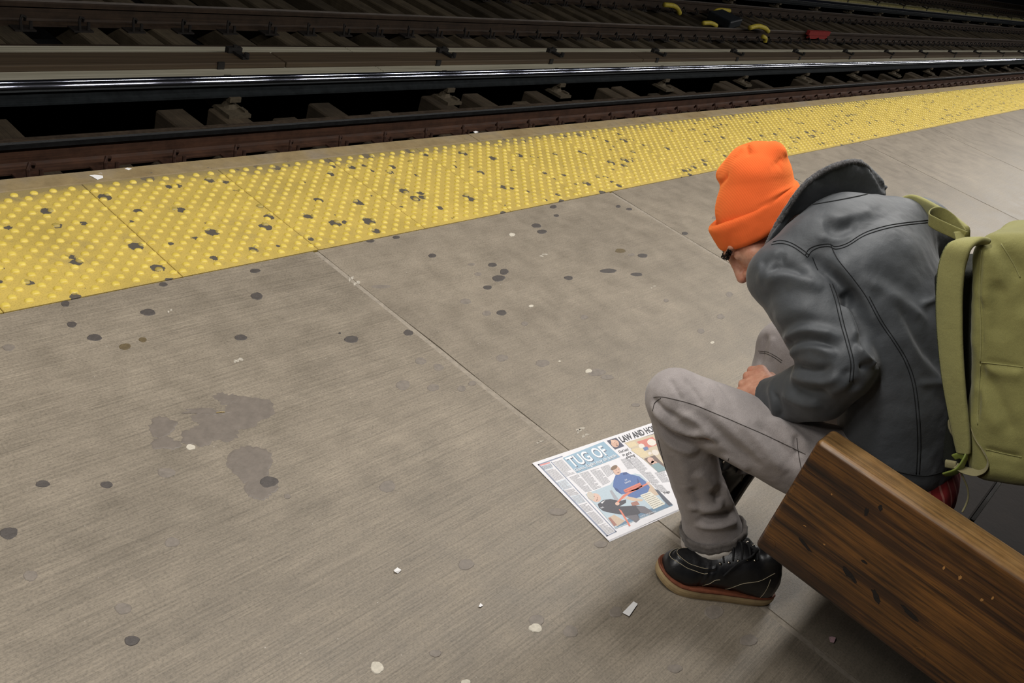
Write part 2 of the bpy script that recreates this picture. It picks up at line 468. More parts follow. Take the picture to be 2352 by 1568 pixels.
c = q.ramp(g, [(.25, srgb(58, 46, 34)), (.6, srgb(88, 73, 55)), (.8, srgb(110, 90, 62))])
M_plank = q.done(c, .72, q.bump(g, .3, .003), None, .4)

RT, RB = -1.12, -1.31
def rail_profile(y, hw=.037, wb=.009, bb=.075):
    z0, z1 = RB, RT
    return [(y-bb, z0), (y-bb, z0+.011), (y-.022, z0+.028), (y-wb, z0+.045), (y-wb, z1-.055), (y-hw, z1-.042), (y-hw-.001, z1-.010), (y-hw+.010, z1),
            (y+hw-.010, z1), (y+hw+.001, z1-.010), (y+hw, z1-.042), (y+wb, z1-.055), (y+wb, z0+.045), (y+.022, z0+.028), (y+bb, z0+.011), (y+bb, z0)]
def clip_mesh(mat, k=1.0):
    m = MB()
    m.box((-.085, -.13, 0), (.085, .0, .012))
    m.tube([(-.03, -.115, .012), (-.035, -.11, .045*k), (-.01, -.075, .058*k), (.03, -.05, .048*k), (.035, -.03, .03*k)], .012, 6)
    m.tube([(.05, -.105, .012), (.05, -.10, .04*k)], .014, 6)
    return m.mesh('rail_clip', [mat])
CL1, CL2 = clip_mesh(M_clip2, 1.7), clip_mesh(M_clip, 1.9)
TS = 0.478
def track(name, ya, yb, tie_y0, ends, x0, x1, mats_near, mats_far, tiemat, label, clip, start=2.42, stuff_from=1e9):
    t = empty(name, ((x0+x1)/2, (ya+yb)/2, RB))
    tag(t, label, 'track')
    parts = []
    k0 = int(math.floor((x0-start)/TS)); k1 = int((x1-start)/TS)
    xs = [start+TS*k for k in range(k0, k1)]
    variants = {}
    for e in sorted(set(ends)):
        r2 = random.Random(int(e*100))
        mb = MB().box((-.115, tie_y0, RB-.21), (.115, e, RB-.001))
        me = mb.mesh('wooden_tie', [tiemat]); bevelled(me, .012, 1); variants[e] = me
    r3 = random.Random(int(ya*10))
    for k, x in zip(range(k0, k1), xs):
        e = ends[k % len(ends)]
        o = link('wooden_tie', variants[e]); o.location = (x+r3.uniform(-.02, .02), r3.uniform(-.04, .03), 0)
        o.rotation_euler = (0, 0, r3.uniform(-.02, .02)); parts.append(o)
    for y, mats, side in ((ya, mats_near, 1), (yb, mats_far, 1)):
        mb = MB().prism(rail_profile(y), x0, x1, 0, [0, 0, 0, 0, 0, 1, 2, 3, 2, 1, 1, 0, 0, 0, 0, 0])
        # zone 0 web and foot, 1 side of head, 2 shoulder, 3 running top
        r = mb.build('rail', mats); parts.append(r)
        cl = []
        for x in xs:
            if len(cl) >= 170: break
            c = link('rail_clip', clip); c.location = (x, y-.06, RB); cl.append(c)
        for c in cl: keep_later.append((c, r))
    for o in parts: keep_later.append((o, t))
    return t
keep_later = []
track('railway_track', 3.72, 5.235, 3.2, [5.95, 5.69, 5.66, 5.95, 5.96, 5.70], -7, 62, [M_rust, M_black, M_black, M_top], [M_rust, M_black, M_black, M_top], M_tie,
      'near railway track beside the platform edge with rust red rail', CL1)
track('railway_track', 7.66, 9.10, 6.98, [9.5, 9.8, 9.45], -7, 70, [M_brown, M_brown, M_brown, M_shine], [M_brown, M_brown, M_brown, M_shine], M_tie2,
      'middle railway track beyond the first covered third rail', CL2, 3.482-TS*3)
track('railway_track', 12.2, 13.64, 11.6, [14.2], 0, 80, [M_brown, M_brown, M_brown, M_shine], [M_brown, M_brown, M_brown, M_shine], M_tie2,
      'farthest railway track at the top right corner', CL2)
# guard timber on the tie ends of the middle track
gt = MB().box((-7, 7.04, RB), (70, 7.09, -1.262)).build('guard_timber', M_brown)
tag(gt, 'long thin guard timber lying along the middle track tie ends', 'timber')
# girders that carry the ties
gm = simple('girder_black', srgb(14, 13, 12), .9, .3, 4, .1)
for y in (3.75, 5.2, 7.7, 9.1, 12.2, 13.7):
    g = MB().box((-7, y-.02, -2.4), (82, y+.02, RB-.212)).box((-7, y-.16, RB-.235), (82, y+.16, RB-.212)).box((-7, y-.16, -2.42), (82, y+.16, -2.40))
    o = g.build('trim_3', gm); tag(o, kind='structure')

def third_rail(y, x0, x1, bx, label, label2, plank_mat, cover_mat, seams):
    t = empty('third_rail', ((x0+x1)/2, y, RB)); tag(t, label, 'rail')
    n = 12
    top = -1.03; prof = []
    hw = .050
    a0 = math.radians(33); R_ = .16                # worn near shoulder: a long gentle curve that faces the platform
    cx_, cz_ = y-.030-R_*-math.cos(a0), top-.026-R_*math.sin(a0)
    head = [(y-.046, top-.058)] + [(cx_-R_*math.cos(a0+t), cz_+R_*math.sin(a0+t)) for t in np.linspace(-.15, .15, 9)] + [(y-.012, top-.001), (y+.012, top), (y+.036, top-.008), (y+.046, top-.024), (y+.046, top-.058)]
    prof = [(y-.055, top-.150), (y-.055, top-.135), (y-.012, top-.120), (y-.012, top-.072)] + head + [(y+.012, top-.072), (y+.012, top-.120), (y+.055, top-.135), (y+.055, top-.150)]
    zi = [1]*5 + [0]*11 + [1]*20
    mb = MB().prism(prof, x0, x1, 0, zi[:len(prof)])
    r = mb.build('contact_rail', [M_blue, M_bluedk])
    r.data.set_sharp_from_angle(angle=.5)
    pol = r.data.polygons
    pol.foreach_set('use_smooth', [p.material_index == 0 for p in pol])
    keep_later.append((r, t))
    ins = MB()
    ins.box((-.10, -.16, 0), (.10, .16, .03)); ins.tube([(0, 0, .03), (0, 0, .06), (0, 0, .10)], [.065, .05, .042], 10)
    ins.box((-.05, -.075, .095), (.05, .075, .135)); ins.box((.06, -.13, .03), (.09, -.05, .045))
    ime = ins.mesh('insulator', [M_insul])
    br = MB()
    br.box((-.03, .085, .0), (.03, .11, .245)); br.box((-.03, .085, .235), (.03, .20, .25)); br.box((-.03, .19, .235), (.03, .205, .312))
    bme = br.mesh('bracket', [M_bracket])
    cb = MB(); cb.box((.24, .26, .303), (.30, .44, .325)); cb.box((.20, .40, .26), (.33, .45, .345)); cb.tube([(.27, .42, .32), (.27, .42, .362)], .018, 6); cb.tube([(.28, .27, .32), (.28, .27, .355)], .022, 8)
    cme = cb.mesh('plank_clamp', [M_bracket])
    for x in bx:
        i = link('insulator', ime); i.location = (x, y, RB); keep_later.append((i, t))
    c = t
    zc = -1.062
    prev = x0
    for k, s in enumerate(list(seams)+[x1]):
        dz = .003*((k*7) % 3-1)
        mb = MB()
        # ribbed grey board: raised strips with grooves between
        ya, yb = y+.10, y+.66
        mb.box((prev+.004, ya, zc-.02), (s-.004, yb, zc-.006))
        mb.m[-6:] = [1]*6; w = .034; yy = ya
        while yy < yb-.01:
            mb.box((prev+.004, yy, zc-.006), (s-.004, min(yy+w-.009, yb), zc+.006)); yy += w
        keep_later.append((mb.build('cover_strip', [cover_mat, M_black]), c)); 
        prev = s
    prev = x0
    for k, s in enumerate(list(np.array(seams)-1.02)+[x1]):
        if s <= prev: continue
        me = MB().box((prev+.006, y+.20, zc+.005), (s-.006, y+.43, zc+.052)).mesh('cover_plank', [plank_mat]); bevelled(me, .006, 1)
        keep_later.append((link('cover_plank', me), c)); prev = s
    for x in bx:
        b = link('bracket', bme); b.location = (x+.02, y, RB); keep_later.append((b, c))
        b = link('plank_clamp', cme); b.location = (x+.02, y, RB); keep_later.append((b, c))
    return t
BX = [4.31, 6.77, 8.6, 10.9, 13.2, 15.5, 17.8, 20.1, 22.4, 24.7, 27, 29.5, 32, 34.5, 37, 40, 43, 46, 50, 54, 58]
third_rail(5.875, -7, 62, [-5.4, -2.9, -.5, 1.9]+BX, 'near third rail with a shiny rounded head and brown cover planks', 'brown plank and ribbed grey cover over the near third rail', M_plank, M_cover, [5.98, 11.6, 17.9, 25, 31, 39, 48])
M_plank2 = grimy('cover_plank_yellowed', srgb(156, 146, 92), .4, .8, 6)
third_rail(9.78, -1, 75, [.6+2.4*k for k in range(31)], 'far third rail beyond the middle track with yellowed cover boards', 'yellowed far cover boards beyond the middle track', M_plank2, M_cover, [3.4, 7.1, 10.8, 14.6, 18.3, 21, 23.6, 26.5, 29.4, 33, 37, 42, 48])

# train stop and hoses by the middle track
M_yel = simple('yellow_paint', srgb(196, 176, 62), .55, .2, 20, .1)
M_red = simple('red_paint', srgb(150, 42, 38), .6, .2, 20, .1)
M_box = simple('machine_black', srgb(30, 34, 38), .5, .3, 10, .1)
def at3(x, y, Y): return aty(x, y, Y)
def hose(name, pts, r, label, cat, mat):
    o = MB().tube(pts, r, 8).build(name, mat, None, True); tag(o, label, cat); return o
def curve(pts, n=6):
    pts = [np.asarray(p, float) for p in pts]; out = []
    for i in range(len(pts)-1):
        a, b, c, d = pts[max(i-1, 0)], pts[i], pts[i+1], pts[min(i+2, len(pts)-1)]
        for k in range(n):
            t = k/n
            out.append(.5*((2*b)+(-a+c)*t+(2*a-5*b+4*c-d)*t*t+(-a+3*b-3*c+d)*t**3))
    out.append(pts[-1]); return out
hose('yellow_hose', curve([aty(x, y, 8.75) for x, y in ((1526, 11), (1545, 13), (1556, 20), (1561, 31))]), .045, 'yellow bent hose left of the black box on the middle track', 'hose', M_yel)
hose('yellow_hose', curve([aty(x, y, 8.80) for x, y in ((1638, 31), (1650, 23), (1675, 25))]), .045, 'yellow bent hose above the black box on the middle track', 'hose', M_yel)
hose('yellow_hose', curve([aty(x, y, 7.80) for x, y in ((1615, 53), (1632, 53), (1645, 59))]), .04, 'short yellow hose below the black box by the rail', 'hose', M_yel)
hose('yellow_hose', curve([aty(x, y, 7.50) for x, y in ((1722, 64), (1740, 60), (1757, 65), (1764, 72))]), .045, 'yellow hose arched over the rail near the red clamp', 'hose', M_yel)
hose('yellow_hose', curve([aty(x, y, 7.30) for x, y in ((1752, 84), (1758, 88), (1757, 96))]), .04, 'small yellow hose end hanging under the rail', 'hose', M_yel)
a, b = aty(1640, 32, 8.5), aty(1690, 56, 7.95)
o = MB().obox((a+b)/2, (b-a)/2, (.42, .10, 0), (0, 0, .08)).mesh('trip_box', [M_box]); bevelled(o, .03, 2)
o = link('trip_box', o); tag(o, 'long black box between the rails of the middle track', 'machine')
a = aty(1875, 82, 7.60)
o = MB().box((a[0]-.45, 7.555, a[2]-.055), (a[0]+.5, 7.612, a[2]+.10)).box((a[0]-.55, 7.545, a[2]+.02), (a[0]+.55, 7.615, a[2]+.11)).build('rail_clamp', M_red)
tag(o, 'red clamp plate fixed on the rail of the middle track', 'clamp')
bpy.context.view_layer.update()
for o, p in keep_later:
    o.parent = p; o.matrix_parent_inverse = p.matrix_world.inverted()
keep_later = []
# ================================================================ signed-distance modelling of the seated person
def f32(a): return np.asarray(a, np.float32)
def chain(P, pts, sx=1.0, cx=0.0):
    """round-cone chain: pts = [(x, y, z, r), ...]"""
    pts = [f32(p) for p in pts]
    if sx != 1.0:
        P = P.copy(); P[:, 0] = cx + (P[:, 0]-cx)*sx
        pts = [np.array([cx+(p[0]-cx)*sx, p[1], p[2], p[3]], np.float32) for p in pts]
    d = None
    for a, b in zip(pts[:-1], pts[1:]):
        ab = b[:3]-a[:3]; L2 = float(ab @ ab)+1e-12
        t = np.clip(((P-a[:3]) @ ab)/L2, 0, 1)
        q = P-a[:3]-t[:, None]*ab
        e = np.sqrt((q*q).sum(1))-(a[3]+t*(b[3]-a[3]))
        d = e if d is None else np.minimum(d, e)
    return d
def ball(P, c, r): return np.sqrt(((P-f32(c))**2).sum(1))-r
def ellip(P, c, F, rad):
    """ellipsoid, F rows = local axes"""
    q = (P-f32(c)) @ f32(F).T/f32(rad)
    n = np.sqrt((q*q).sum(1))+1e-9
    g = np.sqrt(((q/f32(rad))**2).sum(1))+1e-9
    return n*(n-1)/g
def smin(a, b, k):
    h = np.clip(.5+.5*(b-a)/k, 0, 1)
    return b*(1-h)+a*h-k*h*(1-h)
def smax(a, b, k): return -smin(-a, -b, k)
def half(P, c, n):
    n = f32(n)/np.linalg.norm(n)
    return (P-f32(c)) @ n
def surface(fn, lo, hi, h, B=8):
    """sparse surface nets of fn over a box; returns verts, quads"""
    lo = np.asarray(lo, float); hi = np.asarray(hi, float)
    nb = np.ceil((hi-lo)/(h*B)).astype(int)
    n = nb*B
    F = np.empty(n, np.float32)
    bi = np.stack(np.meshgrid(*[np.arange(k) for k in nb], indexing='ij'), -1).reshape(-1, 3)
    cen = f32(lo+(bi*B+(B-1)/2)*h)
    dc = np.concatenate([fn(cen[i:i+200000]) for i in range(0, len(cen), 200000)])
    Fb = np.repeat(dc, 1).reshape(nb)
    F[:] = np.repeat(np.repeat(np.repeat(Fb, B, 0), B, 1), B, 2)
    act = bi[np.abs(dc) < h*B*1.35+.004]
    off = np.stack(np.meshgrid(*[np.arange(B)]*3, indexing='ij'), -1).reshape(-1, 3)
    step = max(1, 400000//(B**3))
    for i in range(0, len(act), step):
        a = act[i:i+step]
        idx = (a[:, None, :]*B+off[None]).reshape(-1, 3)
        F[idx[:, 0], idx[:, 1], idx[:, 2]] = fn(f32(lo+idx*h))
    s = F < 0
    sl = [slice(0, -1), slice(1, None)]
    cnt = np.zeros(np.array(s.shape)-1, np.int8)
    for i in (0, 1):
        for j in (0, 1):
            for k in (0, 1): cnt += s[sl[i], sl[j], sl[k]]
    cells = np.argwhere((cnt > 0) & (cnt < 8))
    vid = np.full(cnt.shape, -1, np.int32); vid[cells[:, 0], cells[:, 1], cells[:, 2]] = np.arange(len(cells))
    cs = np.array([(i, j, k) for i in (0, 1) for j in (0, 1) for k in (0, 1)])
    val = np.stack([F[cells[:, 0]+c[0], cells[:, 1]+c[1], cells[:, 2]+c[2]] for c in cs], 1)
    acc = np.zeros((len(cells), 3)); num = np.zeros(len(cells))
    for a in range(8):
        for b in range(a+1, 8):
            if np.abs(cs[a]-cs[b]).sum() != 1: continue
            va, vb = val[:, a], val[:, b]
            m = (va < 0) != (vb < 0)
            t = np.where(m, va/np.where(m, va-vb, 1), 0)
            acc += np.where(m[:, None], cs[a]+t[:, None]*(cs[b]-cs[a]), 0); num += m
    V = lo+(cells+acc/num[:, None])*h
    Q = []
    for ax in range(3):
        o1, o2 = [(1, 2), (2, 0), (0, 1)][ax]
        a = np.take(s, range(0, s.shape[ax]-1), ax); b = np.take(s, range(1, s.shape[ax]), ax)
        e = np.argwhere(a != b)
        e = e[(e[:, o1] > 0) & (e[:, o2] > 0) & (e[:, o1] < s.shape[o1]-1) & (e[:, o2] < s.shape[o2]-1)]
        d1 = np.zeros(3, int); d1[o1] = 1; d2 = np.zeros(3, int); d2[o2] = 1
        g = lambda q: vid[q[:, 0], q[:, 1], q[:, 2]]
        q = np.stack([g(e-d1-d2), g(e-d2), g(e), g(e-d1)], 1)
        flip = a[e[:, 0], e[:, 1], e[:, 2]]
        q[~flip] = q[~flip][:, ::-1]
        Q.append(q)
    Q = np.concatenate(Q); Q = Q[(Q >= 0).all(1)]
    return V, Q
def adj(Q, n):
    e = np.concatenate([Q[:, [0, 1]], Q[:, [1, 2]], Q[:, [2, 3]], Q[:, [3, 0]]])
    return e
def smooth_v(V, Q, it, lam=.5):
    e = adj(Q, len(V)); deg = np.bincount(e.ravel(), minlength=len(V)).astype(float)+1e-9
    for _ in range(it):
        acc = np.zeros_like(V)
        for k in range(3):
            acc[:, k] = np.bincount(e[:, 0], V[e[:, 1], k], len(V))+np.bincount(e[:, 1], V[e[:, 0], k], len(V))
        V = V+lam*(acc/deg[:, None]-V)
    return V
def normals_v(V, Q):
    n = np.cross(V[Q[:, 2]]-V[Q[:, 0]], V[Q[:, 3]]-V[Q[:, 1]])
    N = np.zeros_like(V)
    for k in range(4): 
        for c in range(3): N[:, c] += np.bincount(Q[:, k], n[:, c], len(V))
    return N/(np.linalg.norm(N, axis=1)[:, None]+1e-12)
def quads_mesh(name, V, Q, mat=None):
    me = bpy.data.meshes.new(name)
    me.vertices.add(len(V)); me.vertices.foreach_set('co', f32(V).ravel())
    me.loops.add(len(Q)*4); me.loops.foreach_set('vertex_index', Q.astype(np.int32).ravel())
    me.polygons.add(len(Q)); me.polygons.foreach_set('loop_start', np.arange(0, len(Q)*4, 4, dtype=np.int32))
    me.polygons.foreach_set('use_smooth', np.ones(len(Q), bool))
    if mat: me.materials.append(mat)
    me.update(); me.validate()
    return me
def bvh_of(V, Q): return BVHTree.FromPolygons([tuple(v) for v in V], [tuple(q) for q in Q.tolist()])
def hit(bvh, x, y):
    d = ray(x, y); d = d/np.linalg.norm(d)
    p, n, i, t = bvh.ray_cast(Vector(EYE), Vector(d))
    return (np.array(p), np.array(n)) if p is not None else (None, None)
def project_line(bvh, pts, step=6.0):
    """dense 3D points of a line drawn over the surface, given in photo pixels"""
    out, nn = [], []
    pts = [np.array(p, float) for p in curve([(*p, 0.0) for p in pts], 8)]
    last = None
    for p in pts:
        if last is not None and np.linalg.norm(p-last) < step: continue
        h, n = hit(bvh, p[0], p[1])
        if h is not None: out.append(h); nn.append(n); last = p
    return out, nn
def seg_dist(V, line):
    L = np.array(line); best = np.full(len(V), 9.0)
    lo = L.min(0)-.08; hi = L.max(0)+.08
    m = np.where(((V > lo) & (V < hi)).all(1))[0]
    if len(m) == 0: return best
    P = V[m]; d = np.full(len(m), 9.0)
    for a, b in zip(L[:-1], L[1:]):
        ab = b-a; t = np.clip((P-a) @ ab/(ab @ ab+1e-12), 0, 1)
        d = np.minimum(d, np.linalg.norm(P-a-t[:, None]*ab, axis=1))
    best[m] = d; return best
def fold(V, Q, folds):
    """folds: (pixel polyline, width m, height m); positive = ridge"""
    b = bvh_of(V, Q); N = normals_v(V, Q); D = np.zeros(len(V))
    for pts, w, a in folds:
        L, _ = project_line(b, pts)
        if len(L) < 2: continue
        L = [np.array(p) for p in L]
        jumps = [np.linalg.norm(L[i+1]-L[i]) for i in range(len(L)-1)]
        if max(jumps) > .12: 
            L = L[:int(np.argmax(jumps))+1]
            if len(L) < 2: continue
        d = seg_dist(V, L)
        La = np.array(L)
        # fade towards both ends
        tot = np.linalg.norm(La[-1]-La[0])+1e-9
        s = ((V-La[0]) @ ((La[-1]-La[0])/tot))/tot
        fade = np.clip(np.minimum(s+.08, 1.08-s)/.22, 0, 1)
        D += a*np.exp(-(d/w)**2)*fade
    return V+N*D[:, None]
def hash_noise(V, scale, seed=0, octv=3):
    """smooth value noise on points"""
    r = np.zeros(len(V)); amp = 1.0
    for o in range(octv):
        q = V*scale*(2**o)+seed*13.7; i = np.floor(q).astype(int); f = q-i; f = f*f*(3-2*f)
        def hsh(a): 
            n = (a[:, 0]*73856093) ^ (a[:, 1]*19349663) ^ (a[:, 2]*83492791) ^ (seed*2654435)
            n = (n*1103515245+12345) & 0x7fffffff
            return (n % 10007)/10007.0-.5
        for c in range(8):
            dd = np.array([(c >> 2) & 1, (c >> 1) & 1, c & 1])
            w = np.prod(np.where(dd, f, 1-f), axis=1)
            r += amp*w*hsh(i+dd)
        amp *= .5
    return r
def px4(x, y, r, X):
    """sphere seen at pixel (x, y) with pixel radius r, on the plane x = X"""
    p = atx(x, y, X); return (p[0], p[1], p[2], r/pxm(p))

# ---- skeleton (pixel, pixel radius, plane X)
THIGH_L = [px4(1553, 915, 69, 1.735), px4(1660, 965, 80, 1.79), px4(1770, 1018, 86, 1.845), px4(1870, 1062, 95, 1.90), px4(1985, 1095, 105, 1.95)]
SHIN_L = [px4(1553, 915, 68, 1.735), px4(1572, 1005, 65, 1.775), px4(1602, 1110, 59, 1.83), px4(1625, 1170, 62, 1.87), px4(1637, 1219, 68, 1.895)]
THIGH_R = [px4(1800, 795, 60, 2.20), (2.17, .40, .47, .085), (2.13, .24, .47, .10)]
SHIN_R = [px4(1800, 795, 58, 2.20), px4(1762, 905, 52, 2.16), px4(1725, 1000, 50, 2.11), px4(1706, 1058, 49, 2.07)]
ARM_L = [px4(1798, 632, 74, 1.92), px4(1845, 692, 84, 1.89), px4(1892, 765, 84, 1.86), px4(1925, 840, 80, 1.83)]
FORE_L = [px4(1925, 840, 78, 1.83), px4(1885, 893, 74, 1.845), px4(1820, 910, 62, 1.865), px4(1772, 913, 48, 1.88)]
SH_R = (2.29, .44, .895, .085)
ARM_R = [SH_R, (2.35, .41, .77, .075), (2.36, .42, .66, .07), (2.33, .46, .60, .06), (2.29, .50, .57, .05)]
MX = 2.07
TORSO = [(MX, .185, .50, .125), (MX, .245, .63, .13), (MX, .335, .752, .135), (MX, .44, .838, .13), (MX, .53, .875, .10)]
def thin(ch, k): return [(a, b, c, r*k) for a, b, c, r in ch]

# ---- head frame: seen almost in profile, face turned down towards the floor
VW = ray(1740, 515); VW /= np.linalg.norm(VW)
def sdir(x, y):                                 # direction across the line of sight, given in the picture plane
    d = R.T @ np.array([x, y, 0.0]); d -= VW*(d @ VW); return d/np.linalg.norm(d)
def tilt(d, k):                                 # lean a direction towards (+) or away from the viewer
    d = d-VW*k; return d/np.linalg.norm(d)
HF = tilt(sdir(-.519, .855), .10)
HU = tilt(sdir(-.855, -.519), .10); HU -= HF*(HU @ HF); HU /= np.linalg.norm(HU)
HR = np.cross(HF, HU)
HC = atx(1740, 517, 2.05)
HM = np.stack([HR, HF, HU])
def hp(r, f, u): return HC+HR*r+HF*f+HU*u
def hp4(r, f, u, rad): return (*hp(r, f, u), rad)

# ================================================================ clothes materials
def cloth(name, base, var, weave, wscale, rough=.85, scale=9, sheen=.2, spec=.25):
    q = NT(name); p = q.pos()
    c = q.ramp(q.noise(p, scale, 5, .6), [(.3, mix3(base, 1-var)), (.7, mix3(base, 1+var))])
    f = q.noise(p, wscale, 2, .6)
    c = q.mix(1.0, c, q.ramp(f, [(.3, 1-weave), (.7, 1+weave)]), 'MULTIPLY')
    n1 = q.bump(q.noise(p, scale*3, 4), .25, .006)
    return q.done(c, rough, q.bump(f, .25, .001, n1), None, spec, **{'Sheen Weight': sheen, 'Sheen Roughness': .5})
M_jacket = cloth('jacket_waxed_cotton', srgb(68, 71, 74), .12, .10, 900, .60, 12, sheen=.15, spec=.45)
M_jseam = cloth('jacket_stitch', srgb(26, 28, 29), .1, .1, 900, .8, sheen=.05)
M_fleece = cloth('collar_fleece', srgb(84, 82, 82), .35, .5, 260, .95, 120)
M_jeans = cloth('grey_denim', srgb(162, 154, 151), .10, .16, 700, .9, 16)
M_jseam2 = cloth('denim_stitch', srgb(66, 60, 56), .1, .1, 900, .9)
M_cuffin = cloth('denim_inside', srgb(206, 198, 188), .06, .12, 700, .9, 16)
M_cuff = cloth('denim_hem', srgb(108, 102, 98), .30, .14, 700, .9, 60)
q = NT('red_striped_shirt'); p = q.pos()
w = q.n('ShaderNodeTexWave'); w.wave_type = 'BANDS'; w.bands_direction = 'X'; w.inputs['Scale'].default_value = 9; w.inputs['Distortion'].default_value = .6
q.l(p, w.inputs['Vector'])
M_shirt = q.done(q.ramp(w.outputs['Fac'], [(.86, srgb(132, 28, 28)), (.93, srgb(170, 104, 94))]), .85)

# skin
q = NT('skin'); p = q.pos()
c = q.ramp(q.noise(p, 55, 5, .65), [(.3, srgb(190, 132, 106)), (.7, srgb(216, 164, 138))])
c = q.mix(q.ramp(q.noise(p, 24, 3), [(.5, 0.0), (.75, .45)]), c, srgb(196, 112, 92))
M_skin = q.done(c, .5, q.bump(q.noise(p, 220, 4), .25, .002), None, .4, **{'Subsurface Weight': .06, 'Subsurface Radius': (.01, .004, .002)})

# ---- hand joints
WR = np.array(px4(1778, 908, 1, 1.885)[:3])
MCP = [np.array(px4(x, y, 1, X)[:3]) for x, y, X in ((1748, 851, 1.955), (1734, 864, 1.932), (1722, 880, 1.909), (1714, 898, 1.886))]
PIP = [np.array(px4(x, y, 1, X)[:3]) for x, y, X in ((1726, 850, 1.955), (1717, 863, 1.930), (1706, 881, 1.906), (1699, 897, 1.884))]
def hand_sdf(P):
    d = None
    for k in range(4):
        e = chain(P, [(*WR, .024), (*MCP[k], .0145)])
        d = e if d is None else smin(d, e, .014)
    for k in range(4):
        r = (.0105, .011, .0105, .0098)[k]
        dip = PIP[k]+np.array([.004, -.008, -.026]); tip = dip+np.array([.004, -.018, -.004])
        e = chain(P, [(*MCP[k], .0125), (*PIP[k], r), (*dip, r*.95), (*tip, r*.85)])
        d = smin(d, e, .004)
    th = [(*(WR+np.array([.045, .02, .0])), .016), (*(MCP[0]+np.array([.022, -.022, -.012])), .0135), (*(PIP[0]+np.array([.014, -.012, -.02])), .011)]
    return smin(d, chain(P, th), .012)
def head_sdf(P):
    d = ellip(P, hp(0, -.022, .032), HM, (.073, .090, .076))
    d = smin(d, ellip(P, hp(0, .035, -.03), HM, (.060, .058, .078)), .03)
    d = smin(d, chain(P, [hp4(-.05, .005, -.06, .022), hp4(-.02, .078, -.098, .018), hp4(.02, .078, -.098, .018), hp4(.05, .005, -.06, .022)]), .03)
    d = smin(d, chain(P, [hp4(-.045, .078, .030, .009), hp4(-.015, .092, .025, .010), hp4(.015, .092, .025, .010), hp4(.045, .078, .030, .009)]), .012)
    d = smin(d, ellip(P, hp(0, .060, -.034), HM, (.050, .046, .052)), .012)
    for s in (-1, 1):
        d = smin(d, ball(P, hp(s*.044, .062, -.024), .031), .02)
        d = smax(d, -ball(P, hp(s*.034, .106, .006), .013), .008)
        d = smin(d, ball(P, hp(s*.032, .084, .005), .0125), .004)
        d = smin(d, chain(P, [hp4(s*.078, -.012, .022, .008), hp4(s*.084, -.026, .018, .010), hp4(s*.080, -.014, -.024, .008)]), .006)
    d = smin(d, chain(P, [hp4(0, .096, .016, .009), hp4(0, .112, -.012, .0105), hp4(0, .126, -.034, .0135)]), .010)
    for s in (-1, 1):
        d = smin(d, ball(P, hp(s*.015, .112, -.038), .0105), .006)
        d = smax(d, -chain(P, [hp4(s*.0085, .116, -.052, .0045), hp4(s*.008, .112, -.040, .003)]), .003)
    d = smin(d, chain(P, [hp4(-.022, .088, -.066, .006), hp4(0, .098, -.062, .007), hp4(.022, .088, -.066, .006)]), .008)
    d = smin(d, chain(P, [hp4(-.02, .087, -.074, .006), hp4(0, .095, -.076, .0075), hp4(.02, .087, -.074, .006)]), .008)
    d = smin(d, ball(P, hp(0, .086, -.105), .018), .02)
    return d
NECK0 = (2.075, .56, .835)
def body_sdf(P):
    d = chain(P, thin(TORSO, .80), .72, MX)
    d = smin(d, chain(P, [(*ARM_L[0][:3], .045), (2.07, .53, .835, .045), (2.27, .46, .865, .045)]), .04)
    d = smin(d, chain(P, [(*NECK0, .042), (*hp(0, -.022, -.045), .050)]), .04)
    for ch, k in ((THIGH_L, .82), (THIGH_R, .82)): d = smin(d, chain(P, thin(ch, k)), .04)
    for ch, k in ((SHIN_L, .62), (SHIN_R, .60)): d = smin(d, chain(P, thin(ch, k)), .02)
    d = smin(d, chain(P, thin(ARM_L, .52)), .03)
    d = smin(d, chain(P, [(*FORE_L[0][:3], .044), (*FORE_L[1][:3], .042), (*FORE_L[2][:3], .036), (*WR, .0265)]), .015)
    d = smin(d, chain(P, thin(ARM_R, .55)), .03)
    d = smin(d, chain(P, [(*SHIN_L[-1][:3], .035), (1.935, .335, .065, .030), (1.83, .44, .055, .020)]), .02)
    d = smin(d, head_sdf(P), .02)
    return smin(d, hand_sdf(P), .008)
V, Q = surface(body_sdf, (1.60, -.02, 0.0), (2.50, 1.02, 1.12), .003)
V = smooth_v(V, Q, 1, .4)
person = link('person', quads_mesh('person', V, Q, M_skin))
tag(person, 'person in orange beanie and dark jacket hunched on the bench reading the newspaper', 'person')
bpy.context.view_layer.update()

# ---- jeans
CUT_L = np.array([.20, -.36, -.91]); CUT_R = np.array([-.05, -.30, -.95])
PEL = [(1.97, .20, .475, .10), (2.13, .20, .475, .10)]
def jeans_sdf(P):
    d = smin(chain(P, THIGH_L), chain(P, SHIN_L), .012)
    e = smin(chain(P, THIGH_R), chain(P, SHIN_R), .012)
    d = smin(d, e, .02)
    d = smin(d, chain(P, PEL), .03)
    aL, aR = CUT_L, CUT_R
    cutL = half(P, np.array(SHIN_L[-1][:3])+aL/np.linalg.norm(aL)*.0, aL)
    near = ball(P, SHIN_L[-1][:3], .13)
    d = np.where(near < 0, smax(d, cutL, .006), d)
    cutR = half(P, np.array(SHIN_R[-1][:3]), aR); near = ball(P, SHIN_R[-1][:3], .13)
    d = np.where(near < 0, smax(d, cutR, .006), d)
    return d
V, Q = surface(jeans_sdf, (1.58, .02, .03), (2.42, .78, .68), .004)
V = smooth_v(V, Q, 3)
